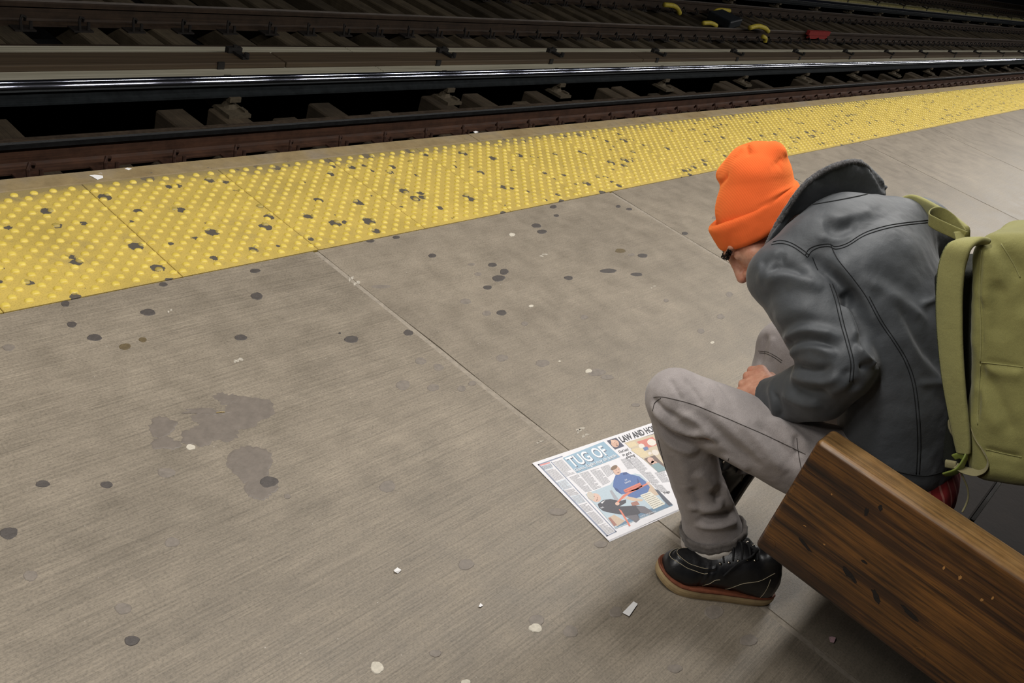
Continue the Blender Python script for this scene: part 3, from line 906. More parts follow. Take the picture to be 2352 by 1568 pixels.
JF = [([(1498, 930), (1530, 968), (1578, 990), (1625, 1000)], .012, .007), ([(1505, 962), (1545, 1000), (1600, 1012), (1640, 1020)], .012, -.007),
      ([(1510, 985), (1550, 1025), (1600, 1035)], .014, .006), ([(1500, 915), (1520, 940), (1560, 962)], .008, -.006),
      ([(1560, 945), (1610, 975), (1645, 1015)], .010, .006), ([(1585, 1003), (1612, 1012), (1635, 1020)], .007, -.008),
      ([(1608, 1190), (1640, 1188), (1672, 1180), (1690, 1164)], .012, -.009), ([(1585, 1165), (1620, 1170), (1660, 1162)], .012, .005), ([(1600, 1206), (1650, 1208), (1692, 1196)], .010, .006),
      ([(1642, 1125), (1648, 1140), (1654, 1158)], .012, -.006), ([(1660, 1110), (1668, 1140), (1685, 1168)], .010, .006), ([(1600, 1085), (1622, 1100), (1640, 1120)], .014, .005),
      ([(1590, 1120), (1605, 1150), (1600, 1185)], .012, -.004), ([(1560, 1040), (1575, 1080), (1580, 1130)], .014, .003),
      ([(1540, 872), (1556, 900), (1570, 925)], .006, -.0025), ([(1575, 872), (1600, 905), (1615, 932)], .006, -.0025), ([(1612, 872), (1640, 905), (1650, 935)], .006, -.0025), ([(1650, 880), (1672, 908), (1690, 938)], .006, -.002),
      ([(1600, 955), (1660, 1005), (1740, 1065)], .016, -.005), ([(1690, 960), (1740, 1010), (1800, 1080)], .016, .006), ([(1640, 950), (1700, 1010), (1760, 1068)], .012, .004),
      ([(1740, 975), (1790, 1020), (1838, 1070)], .014, -.005), ([(1772, 960), (1820, 990), (1858, 1030)], .012, .004), ([(1828, 1000), (1832, 1030), (1838, 1050)], .008, -.006),
      ([(1760, 770), (1752, 800), (1745, 840)], .008, -.005), ([(1775, 775), (1772, 800), (1770, 830)], .008, .004),
      ([(1660, 1045), (1690, 1060), (1720, 1080)], .010, .004)]
V = fold(V, Q, [(a, w, h*1.7) for a, w, h in JF])
N = normals_v(V, Q); V = V+N*(hash_noise(V, 26, 3, 3)*.0022)[:, None]
V = smooth_v(V, Q, 1)
jeans = link('jeans', quads_mesh('jeans', V, Q, M_jeans)); keep(jeans, person)
jb = bvh_of(V, Q)
def seam(name, bvh, pts, r, mat, parent, lift=.0004):
    L, n = project_line(bvh, pts, 4)
    L = [p+k*lift for p, k in zip(L, n)]
    # break on jumps
    seg = [[L[0]]] if L else []
    for a, b in zip(L[:-1], L[1:]):
        if np.linalg.norm(b-a) > .05: seg.append([])
        seg[-1].append(b)
    for sgm in seg:
        if len(sgm) > 1:
            o = MB().tube(sgm, r, 5).build(name, mat, None, True); keep(o, parent)
for pts in ([(1501, 912), (1515, 911), (1536, 914), (1593, 929), (1654, 954), (1708, 977), (1784, 1011), (1850, 1043)],
            [(1518, 914), (1504, 925), (1499, 945)], [(1512, 1010), (1535, 1100), (1556, 1180), (1570, 1228)],
            [(1744, 810), (1760, 812), (1780, 822), (1796, 834)], [(1742, 806), (1762, 808), (1782, 818), (1798, 829)], [(1674, 1052), (1668, 1070), (1664, 1085)], [(1830, 1005), (1834, 1040), (1840, 1075)]):
    seam('seam', jb, pts, .0009, M_jseam2, jeans)
def cuff(ch, ax, off, w, grow, name, mat, wob, wav=.0012):
    """rolled band around the end of a trouser leg"""
    b = np.array(ch[-1][:3]); ax = ax/np.linalg.norm(ax); r0 = ch[-1][3]
    u = np.cross(ax, [0, 0, 1.0]); u /= np.linalg.norm(u); v = np.cross(ax, u)
    n = 64; prof = [(-.5, -.001), (-.5, .003), (-.42, .006), (-.2, .0055), (.2, .005), (.42, .006), (.5, .003), (.5, -.004), (.42, -.006), (-.3, -.004)]
    V2, F2 = [], []; m = len(prof)
    for k in range(n):
        t = 2*math.pi*k/n; wr = wav*math.sin(23*t)+wav*math.sin(9*t+1)+.0025*math.sin(3*t+wob)
        for (s, o) in prof:
            rr = r0+grow+o+wr*(1 if o > 0 else .3)
            V2.append(b+ax*(off+s*w+.002*math.sin(2*t+wob))+rr*(u*math.cos(t)+v*math.sin(t)))
    for k in range(n):
        for j in range(m):
            F2.append((k*m+j, k*m+(j+1) % m, ((k+1) % n)*m+(j+1) % m, ((k+1) % n)*m+j))
    o = MB().add(V2, F2).build(name, mat, None, True); keep(o, jeans); return o
cuff(SHIN_L, CUT_L, -.006, .026, .0025, 'trouser_hem', M_cuff, 0, .0014)
cuff(SHIN_L, CUT_L, .024, .038, .0020, 'trouser_cuff', M_cuffin, .5, .0006)
cuff(SHIN_R, CUT_R, -.002, .022, .004, 'trouser_hem', M_cuff, 2, .0016)
# ---- jacket
HEMC = np.array([MX, .12, .50])
def jacket_sdf(P):
    d = chain(P, TORSO, .66, MX)
    sh = chain(P, [(*ARM_L[0][:3], .075), (1.97, .56, .835, .075), (2.08, .52, .872, .085), (2.2, .47, .90, .085), SH_R])
    d = smin(d, sh, .05)
    d = smin(d, chain(P, ARM_R), .03)
    hem = half(P, (MX, .13, .478), (0, -.25, -.95))
    d = smax(d, hem, .008)
    arm = chain(P, ARM_L)
    d = smin(d, arm, .022)
    fore = chain(P, FORE_L)
    a = np.array(FORE_L[-1][:3])-np.array(FORE_L[-2][:3]); a /= np.linalg.norm(a)
    fore = smax(fore, half(P, np.array(FORE_L[-1][:3])+a*.012, a), .006)
    d = smin(d, fore, .014)
    # hollow sleeve mouth
    c = np.array(FORE_L[-1][:3])
    d = smax(d, -chain(P, [(*(c-a*.03), FORE_L[-1][3]-.009), (*(c+a*.08), FORE_L[-1][3]-.005)]), .004)
    # neck opening
    d = smax(d, -chain(P, [(2.075, .59, .875, .045), (*hp(0, -.02, -.05), .068)]), .012)
    return d
V, Q = surface(jacket_sdf, (1.68, -.05, .34), (2.52, .80, 1.08), .0035)
V = smooth_v(V, Q, 3)
F1 = [  # armhole and back
      ([(1868, 598), (1900, 625), (1932, 660), (1958, 700), (1975, 745), (1990, 800)], .014, -.012),
      ([(1918, 592), (1955, 640), (1995, 700), (2020, 760)], .016, .006),
      ([(1985, 640), (2030, 668), (2075, 700), (2128, 738)], .014, .006), ([(2000, 610), (2060, 650), (2120, 690)], .02, -.003),
      ([(2030, 690), (2070, 740), (2100, 800), (2150, 870), (2188, 930)], .014, .006), ([(2060, 700), (2110, 780), (2160, 850)], .018, -.005),
      ([(2115, 700), (2145, 690), (2165, 684)], .008, .004), ([(2110, 880), (2150, 878), (2180, 870)], .008, .003),
      ([(1895, 515), (1930, 524), (1965, 512)], .016, -.006), ([(1900, 500), (1945, 500), (2000, 488)], .014, .003), ([(1880, 545), (1925, 552), (1960, 540)], .01, .003),
      # sleeve
      ([(1748, 612), (1775, 596), (1808, 590)], .014, -.006), ([(1745, 650), (1760, 615), (1790, 575)], .014, .004),
      ([(1765, 640), (1800, 634), (1840, 645), (1880, 662)], .014, .008), ([(1768, 618), (1810, 614), (1850, 628)], .014, -.008),
      ([(1755, 690), (1790, 670), (1820, 655)], .014, -.004),
      ([(1780, 735), (1820, 712), (1870, 705)], .02, .004), ([(1790, 765), (1830, 742), (1880, 738), (1930, 750)], .013, -.004),
      ([(1800, 775), (1845, 758), (1895, 764), (1930, 775)], .012, .007), ([(1806, 793), (1850, 785), (1900, 790), (1930, 800)], .012, -.008),
      ([(1815, 812), (1835, 796), (1870, 796), (1915, 812)], .011, .008), ([(1820, 835), (1850, 848), (1880, 852), (1905, 846)], .011, -.009),
      ([(1822, 862), (1855, 872), (1895, 876), (1935, 862)], .011, .007), ([(1822, 885), (1860, 900), (1900, 902)], .012, -.006), ([(1800, 905), (1840, 925), (1885, 928)], .012, .005),
      ([(1780, 900), (1790, 930), (1795, 960)], .009, -.004), ([(1770, 890), (1778, 930), (1785, 975)], .009, .004),
      ([(1940, 700), (1955, 740), (1962, 780)], .012, .007), ([(1942, 668), (1952, 690), (1948, 705)], .010, -.012),
      ([(1965, 800), (1985, 822), (2005, 838)], .010, .010), ([(1975, 845), (1990, 838), (2005, 835)], .008, -.006), ([(1940, 850), (1960, 880), (1965, 900)], .012, -.005),
      ([(1905, 905), (1935, 885), (1962, 862)], .012, .005)]
V = fold(V, Q, [(a, w, h*1.55) for a, w, h in F1])
N = normals_v(V, Q); V = V+N*(hash_noise(V, 15, 7, 3)*.0055)[:, None]
V = smooth_v(V, Q, 2)
jacket = link('jacket', quads_mesh('jacket', V, Q, M_jacket)); keep(jacket, person)
kb = bvh_of(V, Q)
SE = [[(1775, 556), (1795, 552), (1820, 559), (1847, 576), (1860, 588)], [(1772, 562), (1795, 559), (1820, 566), (1845, 583), (1856, 592)],
      [(1850, 586), (1858, 572), (1878, 563), (1905, 560), (1918, 566), (1945, 559), (1985, 535), (2030, 520), (2075, 512), (2110, 508), (2135, 505)],
      [(1856, 589), (1864, 577), (1882, 568), (1905, 566), (1920, 572), (1946, 565), (1986, 541), (2031, 526), (2076, 517), (2111, 513), (2137, 510)],
      [(1908, 562), (1925, 596), (1960, 640), (1990, 682), (2020, 738), (2055, 790), (2078, 830), (2095, 880), (2104, 950), (2107, 1020), (2104, 1088)],
      [(1996, 680), (2027, 738), (2062, 790), (2085, 830), (2102, 880), (2111, 950), (2114, 1020), (2111, 1088)],
      [(1866, 590), (1872, 606), (1878, 620)], [(1905, 652), (1918, 690), (1930, 740), (1944, 790), (1954, 835), (1950, 880)], [(1912, 652), (1926, 692), (1938, 742), (1951, 790), (1961, 835), (1957, 880)]]
for pts in SE: seam('seam', kb, pts, .0011, M_jseam, jacket)
# hem band low on the back
seam('seam', kb, [(1935, 1020), (1990, 1052), (2060, 1082), (2130, 1092), (2190, 1072)], .0010, M_jseam, jacket)

# ---- standing collar: an outer cloth sheet, a fleece lining and a fleece edge
base = [(1762, 585, 1.955), (1790, 530, 1.975), (1828, 480, 2.005), (1875, 463, 2.045), (1925, 456, 2.10), (1975, 447, 2.16), (2019, 437, 2.215), (2030, 425, 2.25)]
top = [(1757, 573, 1.955), (1783, 515, 1.97), (1838, 432, 1.99), (1885, 392, 2.03), (1933, 371, 2.08), (1971, 367, 2.135), (1996, 382, 2.18), (2006, 410, 2.22)]
Bp = curve([atx(*b) for b in base], 6); Tp = curve([atx(*t) for t in top], 6)
nl = len(Bp); ns = 9
outer, inner = [], []
cenN = np.array([2.08, .64, .86])
for i in range(nl):
    for j in range(ns):
        s = -0.34+1.34*j/(ns-1)
        p = Bp[i]*(1-s)+Tp[i]*s
        o = p-cenN; o -= np.array([0, .6, .4])*0
        o = o/np.linalg.norm(o)
        bul = .010*math.sin(math.pi*min(max(s, 0), 1))*(1+.6*math.sin(i*.45+2*s))+.003*math.sin(i*1.1+s*5)
        outer.append(p+o*bul); inner.append(p+o*(bul-.009))
faces = [(i*ns+j, i*ns+j+1, (i+1)*ns+j+1, (i+1)*ns+j) for i in range(nl-1) for j in range(ns-1)]
mb = MB().add(outer, faces)
no = len(outer); mb.v += [tuple(p) for p in inner]
mb.f += [tuple(no+k for k in f[::-1]) for f in faces]
for i in range(nl-1):
    for j in (0, ns-1): mb.f.append((i*ns+j, (i+1)*ns+j, no+(i+1)*ns+j, no+i*ns+j))
for j in range(ns-1):
    for i in (0, nl-1): mb.f.append((i*ns+j, i*ns+j+1, no+i*ns+j+1, no+i*ns+j))
mb.m = [0]*len(mb.f)
collar = mb.build('collar', M_jacket, None, True); keep(collar, person)
mb = MB(); r2 = random.Random(9)
lin = [p-(p-cenN)/np.linalg.norm(p-cenN)*.006 for p in inner]
ff = []
mb.add([np.array(p)+np.array([r2.uniform(-.0015, .0015) for _ in range(3)]) for p in lin], faces)
edge = [Tp[i]*.985+Bp[i]*.015-(Tp[i]-cenN)/np.linalg.norm(Tp[i]-cenN)*.006 for i in range(nl)]
ed = curve(edge, 5)
mb.tube(ed, [.0068+.0016*r2.random() for _ in ed], 7)
fl_ = mb.build('collar_lining', M_fleece, None, True); keep(fl_, collar)
seam('seam', bvh_of(np.array(outer), np.array(faces)), [(1833, 440), (1862, 416), (1888, 396), (1933, 376), (1970, 372)], .0010, M_jseam, collar)
seam('seam', kb, [(1832, 486), (1850, 474), (1880, 468), (1925, 460), (1975, 450), (2016, 440)], .0016, M_jseam, jacket)

# ---- shirt tail
def shirt_sdf(P):
    d = chain(P, [(MX, .143, .430, .122), (MX, .225, .55, .095)], .66, MX)
    return smax(d, half(P, (MX, .05, .425), (0, -.35, -.9)), .01)
V, Q = surface(shirt_sdf, (1.80, -.02, .33), (2.36, .40, .70), .006)
V = smooth_v(V, Q, 2)
V = V+normals_v(V, Q)*(hash_noise(V, 20, 11, 2)*.006)[:, None]
sh = link('shirt', quads_mesh('shirt', V, Q, M_shirt)); keep(sh, person); sh['label'] = 'red striped shirt tail below the jacket hem'

# ---- beanie
q = NT('orange_knit'); p = q.pos()
ORG = (1.0, .150, .036, 1)
c = q.ramp(q.noise(p, 14, 4), [(.3, mix3(ORG, .95)), (.7, mix3(ORG, 1.0))])
dt = q.n('ShaderNodeVectorMath', operation='DOT_PRODUCT')
KD = R.T @ np.array([-.877, .48, 0.0])
q.l(q.n('ShaderNodeNewGeometry').outputs['Position'], dt.inputs[0]); dt.inputs[1].default_value = tuple(KD)
rib = q.math('SINE', q.math('MULTIPLY', dt.outputs['Value'], 2*math.pi/.0042))
fz = q.noise(p, 420, 3, .7)
c = q.mix(1.0, c, q.ramp(fz, [(.3, .94), (.7, 1.0)]), 'MULTIPLY')
h1 = q.bump(q.math('ADD', q.math('MULTIPLY', rib, .22), q.math('MULTIPLY', fz, .8)), .35, .0016)
M_knit = q.done(c, .95, h1, None, .1, **{'Sheen Weight': 1.0, 'Sheen Roughness': .7, 'Sheen Tint': srgb(255, 150, 80)})
BX_ = 2.05
def bpx(x, y, r, X=BX_): return px4(x, y, r, X)
FC = sdir(-.877, .48); NC = tilt(sdir(-.48, -.877), .17); NC -= FC*(NC @ FC); NC /= np.linalg.norm(NC); LC = np.cross(FC, NC)
CM = np.stack([LC, FC, NC])
CC = atx(1741, 498, BX_)
def crown_sdf(P):
    d = ellip(P, CC+NC*.02, CM, (.084, .092, .09))
    up = chain(P, [bpx(1747, 470, 88), bpx(1742, 415, 79), bpx(1738, 382, 54)])
    d = smin(d, up, .02)
    d = smin(d, chain(P, [bpx(1708, 372, 36), bpx(1690, 400, 40)]), .02)
    d = smin(d, chain(P, [bpx(1745, 365, 40), bpx(1775, 354, 30), bpx(1790, 351, 17)]), .014)
    d = smin(d, bpx_ball(P, 1660, 402, 15), .016)
    d = smax(d, half(P, CC-NC*.012, -NC), .01)
    return d
def bpx_ball(P, x, y, r):
    p = bpx(x, y, r); return ball(P, p[:3], p[3])
V, Q = surface(crown_sdf, HC-np.array([.24, .24, .2]), HC+np.array([.22, .26, .34]), .003)
V = smooth_v(V, Q, 3)
V = fold(V, Q, [([(1712, 330), (1718, 345), (1722, 358)], .006, -.006), ([(1722, 328), (1730, 340), (1735, 352)], .008, .003), ([(1783, 378), (1790, 370), (1796, 364)], .006, -.002), ([(1770, 385), (1782, 378), (1795, 382)], .010, -.002),
                ([(1648, 425), (1662, 415), (1672, 402)], .007, -.006), ([(1690, 360), (1700, 345), (1710, 335)], .007, .002), ([(1755, 470), (1800, 440), (1835, 425)], .008, .003), ([(1740, 478), (1790, 452), (1830, 436)], .006, -.003)])
V = V+normals_v(V, Q)*(hash_noise(V, 18, 5, 2)*.004)[:, None]
V = smooth_v(V, Q, 1)
beanie = link('beanie', quads_mesh('beanie', V, Q, M_knit)); keep(beanie, person)
def cuff_sdf(P):
    q_ = (P-f32(CC)) @ f32(CM).T
    a, b = .098, .116
    z = q_[:, 2]
    flare = 1+.25*np.clip(z, -.05, .05)
    rr = np.sqrt((q_[:, 0]/(a*flare))**2+(q_[:, 1]/(b*flare))**2)
    dr = (rr-1)*a
    dz = np.abs(z+.004*np.cos(q_[:, 1]*14)-.003)-.036
    d = smax(dr, dz, .016)
    return smax(d, -((rr-1)*a+.016), .004)
V, Q = surface(cuff_sdf, CC-np.array([.17, .17, .17]), CC+np.array([.17, .17, .17]), .003)
V = smooth_v(V, Q, 2)
V = V+normals_v(V, Q)*(hash_noise(V, 30, 6, 2)*.0025)[:, None]
ch = link('beanie_cuff', quads_mesh('beanie_cuff', V, Q, M_knit)); keep(ch, beanie)
# ---- eyebrow, stubble-dark lashes
M_hair = simple('dark_hair', srgb(34, 24, 20), .7, .3, 200, .3)
r2 = random.Random(2)
for s in (-1, 1):
    mb = MB()
    for k in range(75):
        t = r2.random(); r_ = s*(.012+.036*t); f_ = .104-.020*t+r2.uniform(-.002, .002); u_ = .025+.004*t+r2.uniform(-.006, .006)
        p0 = hp(r_, f_, u_); p1 = p0+HR*s*.012*r2.uniform(.6, 1.2)+HU*r2.uniform(-.002, .004)+HF*r2.uniform(.000, .007)
        mb.tube([p0, (p0+p1)/2+HF*.002, p1], [.0016, .0013, .0004], 4)
    o = mb.build('eyebrow', M_hair); keep(o, person)

# ---- boots
M_leather = simple('black_leather', srgb(26, 26, 28), .38, .25, 16, .35, 0.0, .5, 30)
M_sole = simple('cream_wedge_sole', srgb(176, 152, 112), .7, .14, 30, .25)
M_welt = simple('rust_welt', srgb(120, 66, 42), .7, .2, 60, .3)
M_thread = simple('pale_thread', srgb(170, 158, 132), .8, .1, 60, .1)
M_lace = simple('black_lace', srgb(20, 20, 22), .8, .2, 200, .4)
M_eye = simple('nickel_eyelet', srgb(200, 190, 175), .25, .1, 60, .1, 1.0)
def boot(C0, ang, shaft, name_label, pitch=0.0, toe=None):
    """C0 floor point at mid foot, ang heading of the toe; shaft = 3D point of the ankle top"""
    fx = np.array([math.cos(ang), math.sin(ang), 0]); ly = np.array([-math.sin(ang), math.cos(ang), 0]); uz = np.array([0, 0, 1.0])
    C0 = np.array([C0[0], C0[1], 0.0])
    def W(a, b, z): return C0+fx*a+ly*b+uz*z
    e = empty('boot', tuple(C0)); keep(e, person); bpy.context.view_layer.update()
    # outline (a, half width outer, half width inner)
    an = np.array([-.165, -.158, -.14, -.11, -.06, 0.0, .05, .09, .12, .14, .152, .158])
    wo = np.array([.003, .016, .027, .035, .040, .047, .057, .058, .051, .038, .023, .004])
    def outline(grow, n=72):
        pts = []
        aa = an[0]+(an[-1]-an[0])*(1-np.cos(np.linspace(0, math.pi, n//2)))/2
        w = np.interp(aa, an, wo)
        w = np.convolve(np.pad(w, 2, 'edge'), np.ones(5)/5, 'valid'); w[0] = w[-1] = .001
        L = [(a*(1+grow*6), -(x+grow)) for a, x in zip(aa, w)]; Rr = [(a*(1+grow*6), (x*.93+grow)) for a, x in zip(aa[::-1], w[::-1])]
        return L+Rr[1:-1]
    def slab(z0, z1, g0, g1, name, mat, seg=3):
        rows = []
        for k in range(seg+1):
            t = k/seg; z = z0+(z1-z0)*t
            rows.append([W(a, b, z+(.014*max(0, (a-.09)/.06)**1.6 if True else 0)) for a, b in outline(g0+(g1-g0)*t-(.0015 if k in (0, seg) else 0))])
        n = len(rows[0]); v = [p for r_ in rows for p in r_]
        f = [(k*n+j, k*n+(j+1) % n, (k+1)*n+(j+1) % n, (k+1)*n+j) for k in range(seg) for j in range(n)]
        f += [tuple(range(n))[::-1], tuple(range(seg*n, (seg+1)*n))]
        o = MB().add(v, f).build(name, mat, None, False); keep(o, e); return o
    slab(0.0, .024, .001, .0025, 'sole', M_sole if not pitch else M_leather); slab(.0235, .031, .0018, .0012, 'welt', M_welt if not pitch else M_leather)
    sh_ = np.array(shaft)
    def up(P):
        q_ = np.stack([(P-f32(C0)) @ f32(fx), (P-f32(C0)) @ f32(ly), P[:, 2]], 1)
        d = chain(q_, [(-.118, 0, .055, .036), (-.05, 0, .06, .037), (.02, 0, .058, .038), (.075, -.002, .050, .047), (.105, -.001, .048, .043)])
        d = smin(d, chain(q_, [(.118, 0, .046, .032), (.09, .018, .046, .026)]), .015)
        d = smin(d, chain(q_, [(-.128, 0, .05, .03), (-.122, 0, .10, .026), (-.10, 0, .14, .03)]), .03)
        s_ = np.array([(sh_-C0) @ fx, (sh_-C0) @ ly, sh_[2]])
        d = smin(d, chain(q_, [(-.085, 0, .075, .042), (*s_, .05)]), .03)
        d = smin(d, chain(q_, [(.03, 0, .068, .026), (-.045, 0, .102, .036)]), .03)
        # stay over the welt outline
        w = np.interp(q_[:, 0], an, wo)
        d = smax(d, np.abs(q_[:, 1]+.001)-(w+.001), .012)
        d = smax(d, .027+.014*np.clip((q_[:, 0]-.09)/.06, 0, 2)**1.6-q_[:, 2], .002)
        d = smax(d, q_[:, 0]-.152, .01); d = smax(d, -.160-q_[:, 0], .01)
        d = smax(d, half(q_, s_, (.15, 0, 1)), .006)
        # seam step of the moc toe
        return d
    V, Q = surface(up, C0-np.array([.21, .21, 0]), C0+np.array([.21, .21, .22]), .0025)
    V = smooth_v(V, Q, 2)
    a_ = (V-C0) @ fx; b_ = (V-C0) @ ly; N = normals_v(V, Q)
    # raised moccasin seam ridge around the toe
    el = np.sqrt(((a_-.062)/.066)**2+(b_/.031)**2)
    ridge = np.exp(-((el-1)/.07)**2)*(V[:, 2] > .05)*(a_ > .03)
    ridge2 = np.exp(-((el-1.16)/.05)**2)*(V[:, 2] > .045)*(a_ > .03)
    cre = np.sin(a_*420)*np.exp(-((a_-.045)/.02)**2)*np.clip((np.abs(b_)-.02)/.02, 0, 1)
    V = V+N*(.0028*ridge-.0014*ridge2+.0012*cre+hash_noise(V, 30, 4, 2)*.0022)[:, None]
    upper = link('upper', quads_mesh('upper', V, Q, M_leather)); keep(upper, e)
    b = bvh_of(V, Q)
    def drop(a, l, side=None, z=None):
        if z is None:
            o = W(a, l, .4); p, n, i, t = b.ray_cast(Vector(o), Vector((0, 0, -1)))
        else:
            o = W(a, side*.3, z); p, n, i, t = b.ray_cast(Vector(o), Vector(-ly*side))
        return (np.array(p)+np.array(n)*.0008) if p is not None else None
    def stitch(pts, r=.0009, mat=M_thread):
        pts = [p for p in pts if p is not None]
        if len(pts) > 2:
            o = MB().tube(pts, r, 5).build('stitching', mat, None, True); keep(o, e)
    for k in (1.0, 1.20):
        stitch([drop(.062+.066*k*math.cos(t), .031*k*math.sin(t)) for t in np.linspace(-1.75, 1.75, 40)], .0008)
    sd = -1
    for s in (-1, 1):
        stitch([drop(a, 0, s, z) for a, z in curve2([(-.02, .033), (-.03, .05), (-.05, .075), (-.085, .092), (-.115, .12)])], .0007)
        stitch([drop(a, 0, s, z) for a, z in curve2([(-.115, .033), (-.116, .06), (-.112, .10)])], .0007)
        stitch([drop(a, 0, s, z) for a, z in curve2([(.045, .034), (.030, .055), (.022, .066), (.012, .070)])], .0008)
        for k in range(5):
            p = drop(.022-.019*k, s*.020) 
            if p is not None:
                o = MB().tube([p+np.array([0, 0, -.001]), p+np.array([0, 0, .0016])], .0038, 10).build('eyelet', M_eye, None, True); keep(o, e)
    lac = MB()
    for k in range(5):
        p0, p1, pm = drop(.022-.019*k, -.019), drop(.014-.019*k, .019), drop(.018-.019*k, 0)
        if p0 is None or p1 is None or pm is None: continue
        lac.tube(curve([p0, pm+np.array([0, 0, .004]), p1], 4), .0026, 6)
    pt = drop(-.055, 0)
    if pt is not None:
        for s, L in ((-1, .085), (1, .06), (-1, .05)):
            a1 = W(.0, s*.035, pt[2]*.75); a2 = W(.035, s*.046, .065)
            lac.tube(curve([pt+np.array([0, 0, .004]), W(-.02, s*.022, pt[2]+.004), a1, a2, W(.045, s*.040, .06), W(.03, s*.034, .075), W(-.03, s*.018, pt[2]+.006)] if L > .07 else
                           [pt+np.array([0, 0, .004]), W(-.04, s*.022, pt[2]+.002), W(-.01, s*.034, pt[2]-.02), W(.01, s*.042, .085)], 5), .0026, 6)
        lac.tube(curve([pt+np.array([-.008, 0, .002]), pt+np.array([0, 0, .008]), pt+np.array([.008, 0, .002])], 4), .006, 7)
    o = lac.build('laces', M_lace, None, True); keep(o, e)
    if pitch:                                   # heel lifted: turn about the toe, then put the toe on its floor point
        Rm = Matrix.Rotation(-pitch, 4, Vector(ly)) if False else Matrix.Rotation(pitch, 4, Vector(ly))
        t0 = Vector(W(.15, 0, .01))
        e.matrix_world = Matrix.Translation(Vector((*toe, .012))) @ Rm @ Matrix.Translation(-t0) @ e.matrix_world
    e.scale = (.985, .985, .985)
    return e
def curve2(pts): return [(p[0], p[1]) for p in curve([(a, b, 0.0) for a, b in pts], 6)]
tA = np.array([-.63, .777]); angL = math.atan2(tA[1], tA[0])
tA = np.array([-.214, .243]); tA /= np.linalg.norm(tA); angL = math.atan2(tA[1], tA[0])
cL = np.array([1.861, .354])
boot(cL, angL, (*np.array(SHIN_L[-1][:2]), .15), 'left')
boot((2.05, .42), math.radians(165), (2.12, .40, .17), 'right', math.radians(66), (2.025, .505))
# ================================================================ bench
q = NT('bench_wood')
p = q.pos(obj=True)
ob = q.pos(scale=(26, 1.1, 26), obj=True)
g = q.noise(ob, 1.0, 6, .62, .9)
fine = q.noise(q.pos(scale=(160, 5, 160), obj=True), 1.0, 4, .7, .2)
c = q.ramp(g, [(.28, srgb(30, 17, 8)), (.45, srgb(64, 38, 16)), (.56, srgb(108, 70, 28)), (.72, srgb(50, 29, 12))])
c = q.mix(1.0, c, q.ramp(fine, [(.34, .3), (.5, 1.0), (.66, 1.35)]), 'MULTIPLY')
c = q.mix(1.0, c, q.ramp(q.noise(p, 7, 4), [(.3, .6), (.7, 1.2)]), 'MULTIPLY')
nz = q.n('ShaderNodeSeparateXYZ'); gn = q.n('ShaderNodeNewGeometry'); q.l(gn.outputs['Normal'], nz.inputs[0])
worn_lit = q.math('MULTIPLY', q.ramp(nz.outputs[2], [(.3, 0.0), (.8, 1.0)]), q.ramp(q.noise(p, 12, 5), [(.3, .3), (.6, .8)]))
c = q.mix(worn_lit, c, q.mix(1.0, srgb(150, 116, 72), q.ramp(fine, [(.3, .55), (.6, 1.1)]), 'MULTIPLY'))   # upward faces paler: worn varnish, plus light from above painted in
M_bench = q.done(c, q.ramp(q.noise(p, 20, 4), [(.3, .30), (.7, .5)]), q.bump(fine, .35, .0015), None, .5)
M_bench_shade = simple('bench_wood_shaded', srgb(22, 14, 8), .85, .3, 12, .3)  # seat wood darkened: shade of pack and sitter put into the colour
M_gouge = simple('gouge', srgb(22, 13, 7), .8, .2, 60, .3)
M_chip = simple('bare_chip', srgb(178, 128, 70), .8, .2, 60, .3)
A = atx(1876, 1009, 1.70); Bt = atx(1732, 1255, 1.70)
ZT, ZB, YE, XA, XB = A[2], Bt[2], (A[1]+Bt[1])/2, 1.70, 1.785
bench = empty('bench', (1.75, -.2, 0)); tag(bench, 'brown varnished wooden bench with a thick end panel that the person sits on', 'bench'); bpy.context.view_layer.update()
me = MB().box((XA, -1.15, ZB), (XB, YE, ZT)).mesh('end_panel', [M_bench]); bevelled(me, .012, 4)
me.polygons.foreach_set('use_smooth', [True]*len(me.polygons)); o = link('end_panel', me); keep(o, bench)
try: me.set_sharp_from_angle(angle=.6)
except Exception: pass
for k, (a, b) in enumerate([(-.02, .135), (.145, .285), (-.76, -.60), (-.59, -.43), (-.42, -.20)]):
    me = MB().box((XB+.002, a, .312), (3.75, b, .360)).mesh('seat_plank', [M_bench_shade]); bevelled(me, .006, 2); keep(link('seat_plank', me), bench)
me = MB().box((XB+.002, -.19, .30), (3.75, -.03, .352)).mesh('back_rail', [M_bench_shade]); keep(link('back_rail', me), bench)
for x in (2.25, 3.6):
    for y in (.12, -.62):
        me = MB().box((x, y, 0), (x+.09, y+.09, .318)).mesh('leg', [M_bench_shade]); keep(link('leg', me), bench)
    me = MB().box((x, -.62, .24), (x+.09, .21, .318)).mesh('cross_bar', [M_bench_shade]); keep(link('cross_bar', me), bench)
def on_panel(x, y): return atx(x, y, XA-.0003)
for (x, y) in ((1768, 1250), (2110, 1500)):
    c0 = on_panel(x, y)
    o = MB().tube([c0+np.array([.003, 0, 0]), c0+np.array([-.0004, 0, 0])], .0125, 20).build('wood_plug', M_bench); keep(o, bench)
def blot(name, x, y, rx, ry, ang, mat, seed):
    r2 = random.Random(seed); n = 16; v = []
    for k in range(n):
        w = 2*math.pi*k/n; rr = 1+r2.uniform(-.25, .25)
        a, b = rx*rr*math.cos(w), ry*rr*math.sin(w)
        v.append(on_panel(x+a*math.cos(ang)-b*math.sin(ang), y+a*math.sin(ang)+b*math.cos(ang)))
    o = MB().add(v, [tuple(range(n))]).build(name, mat); keep(o, bench)
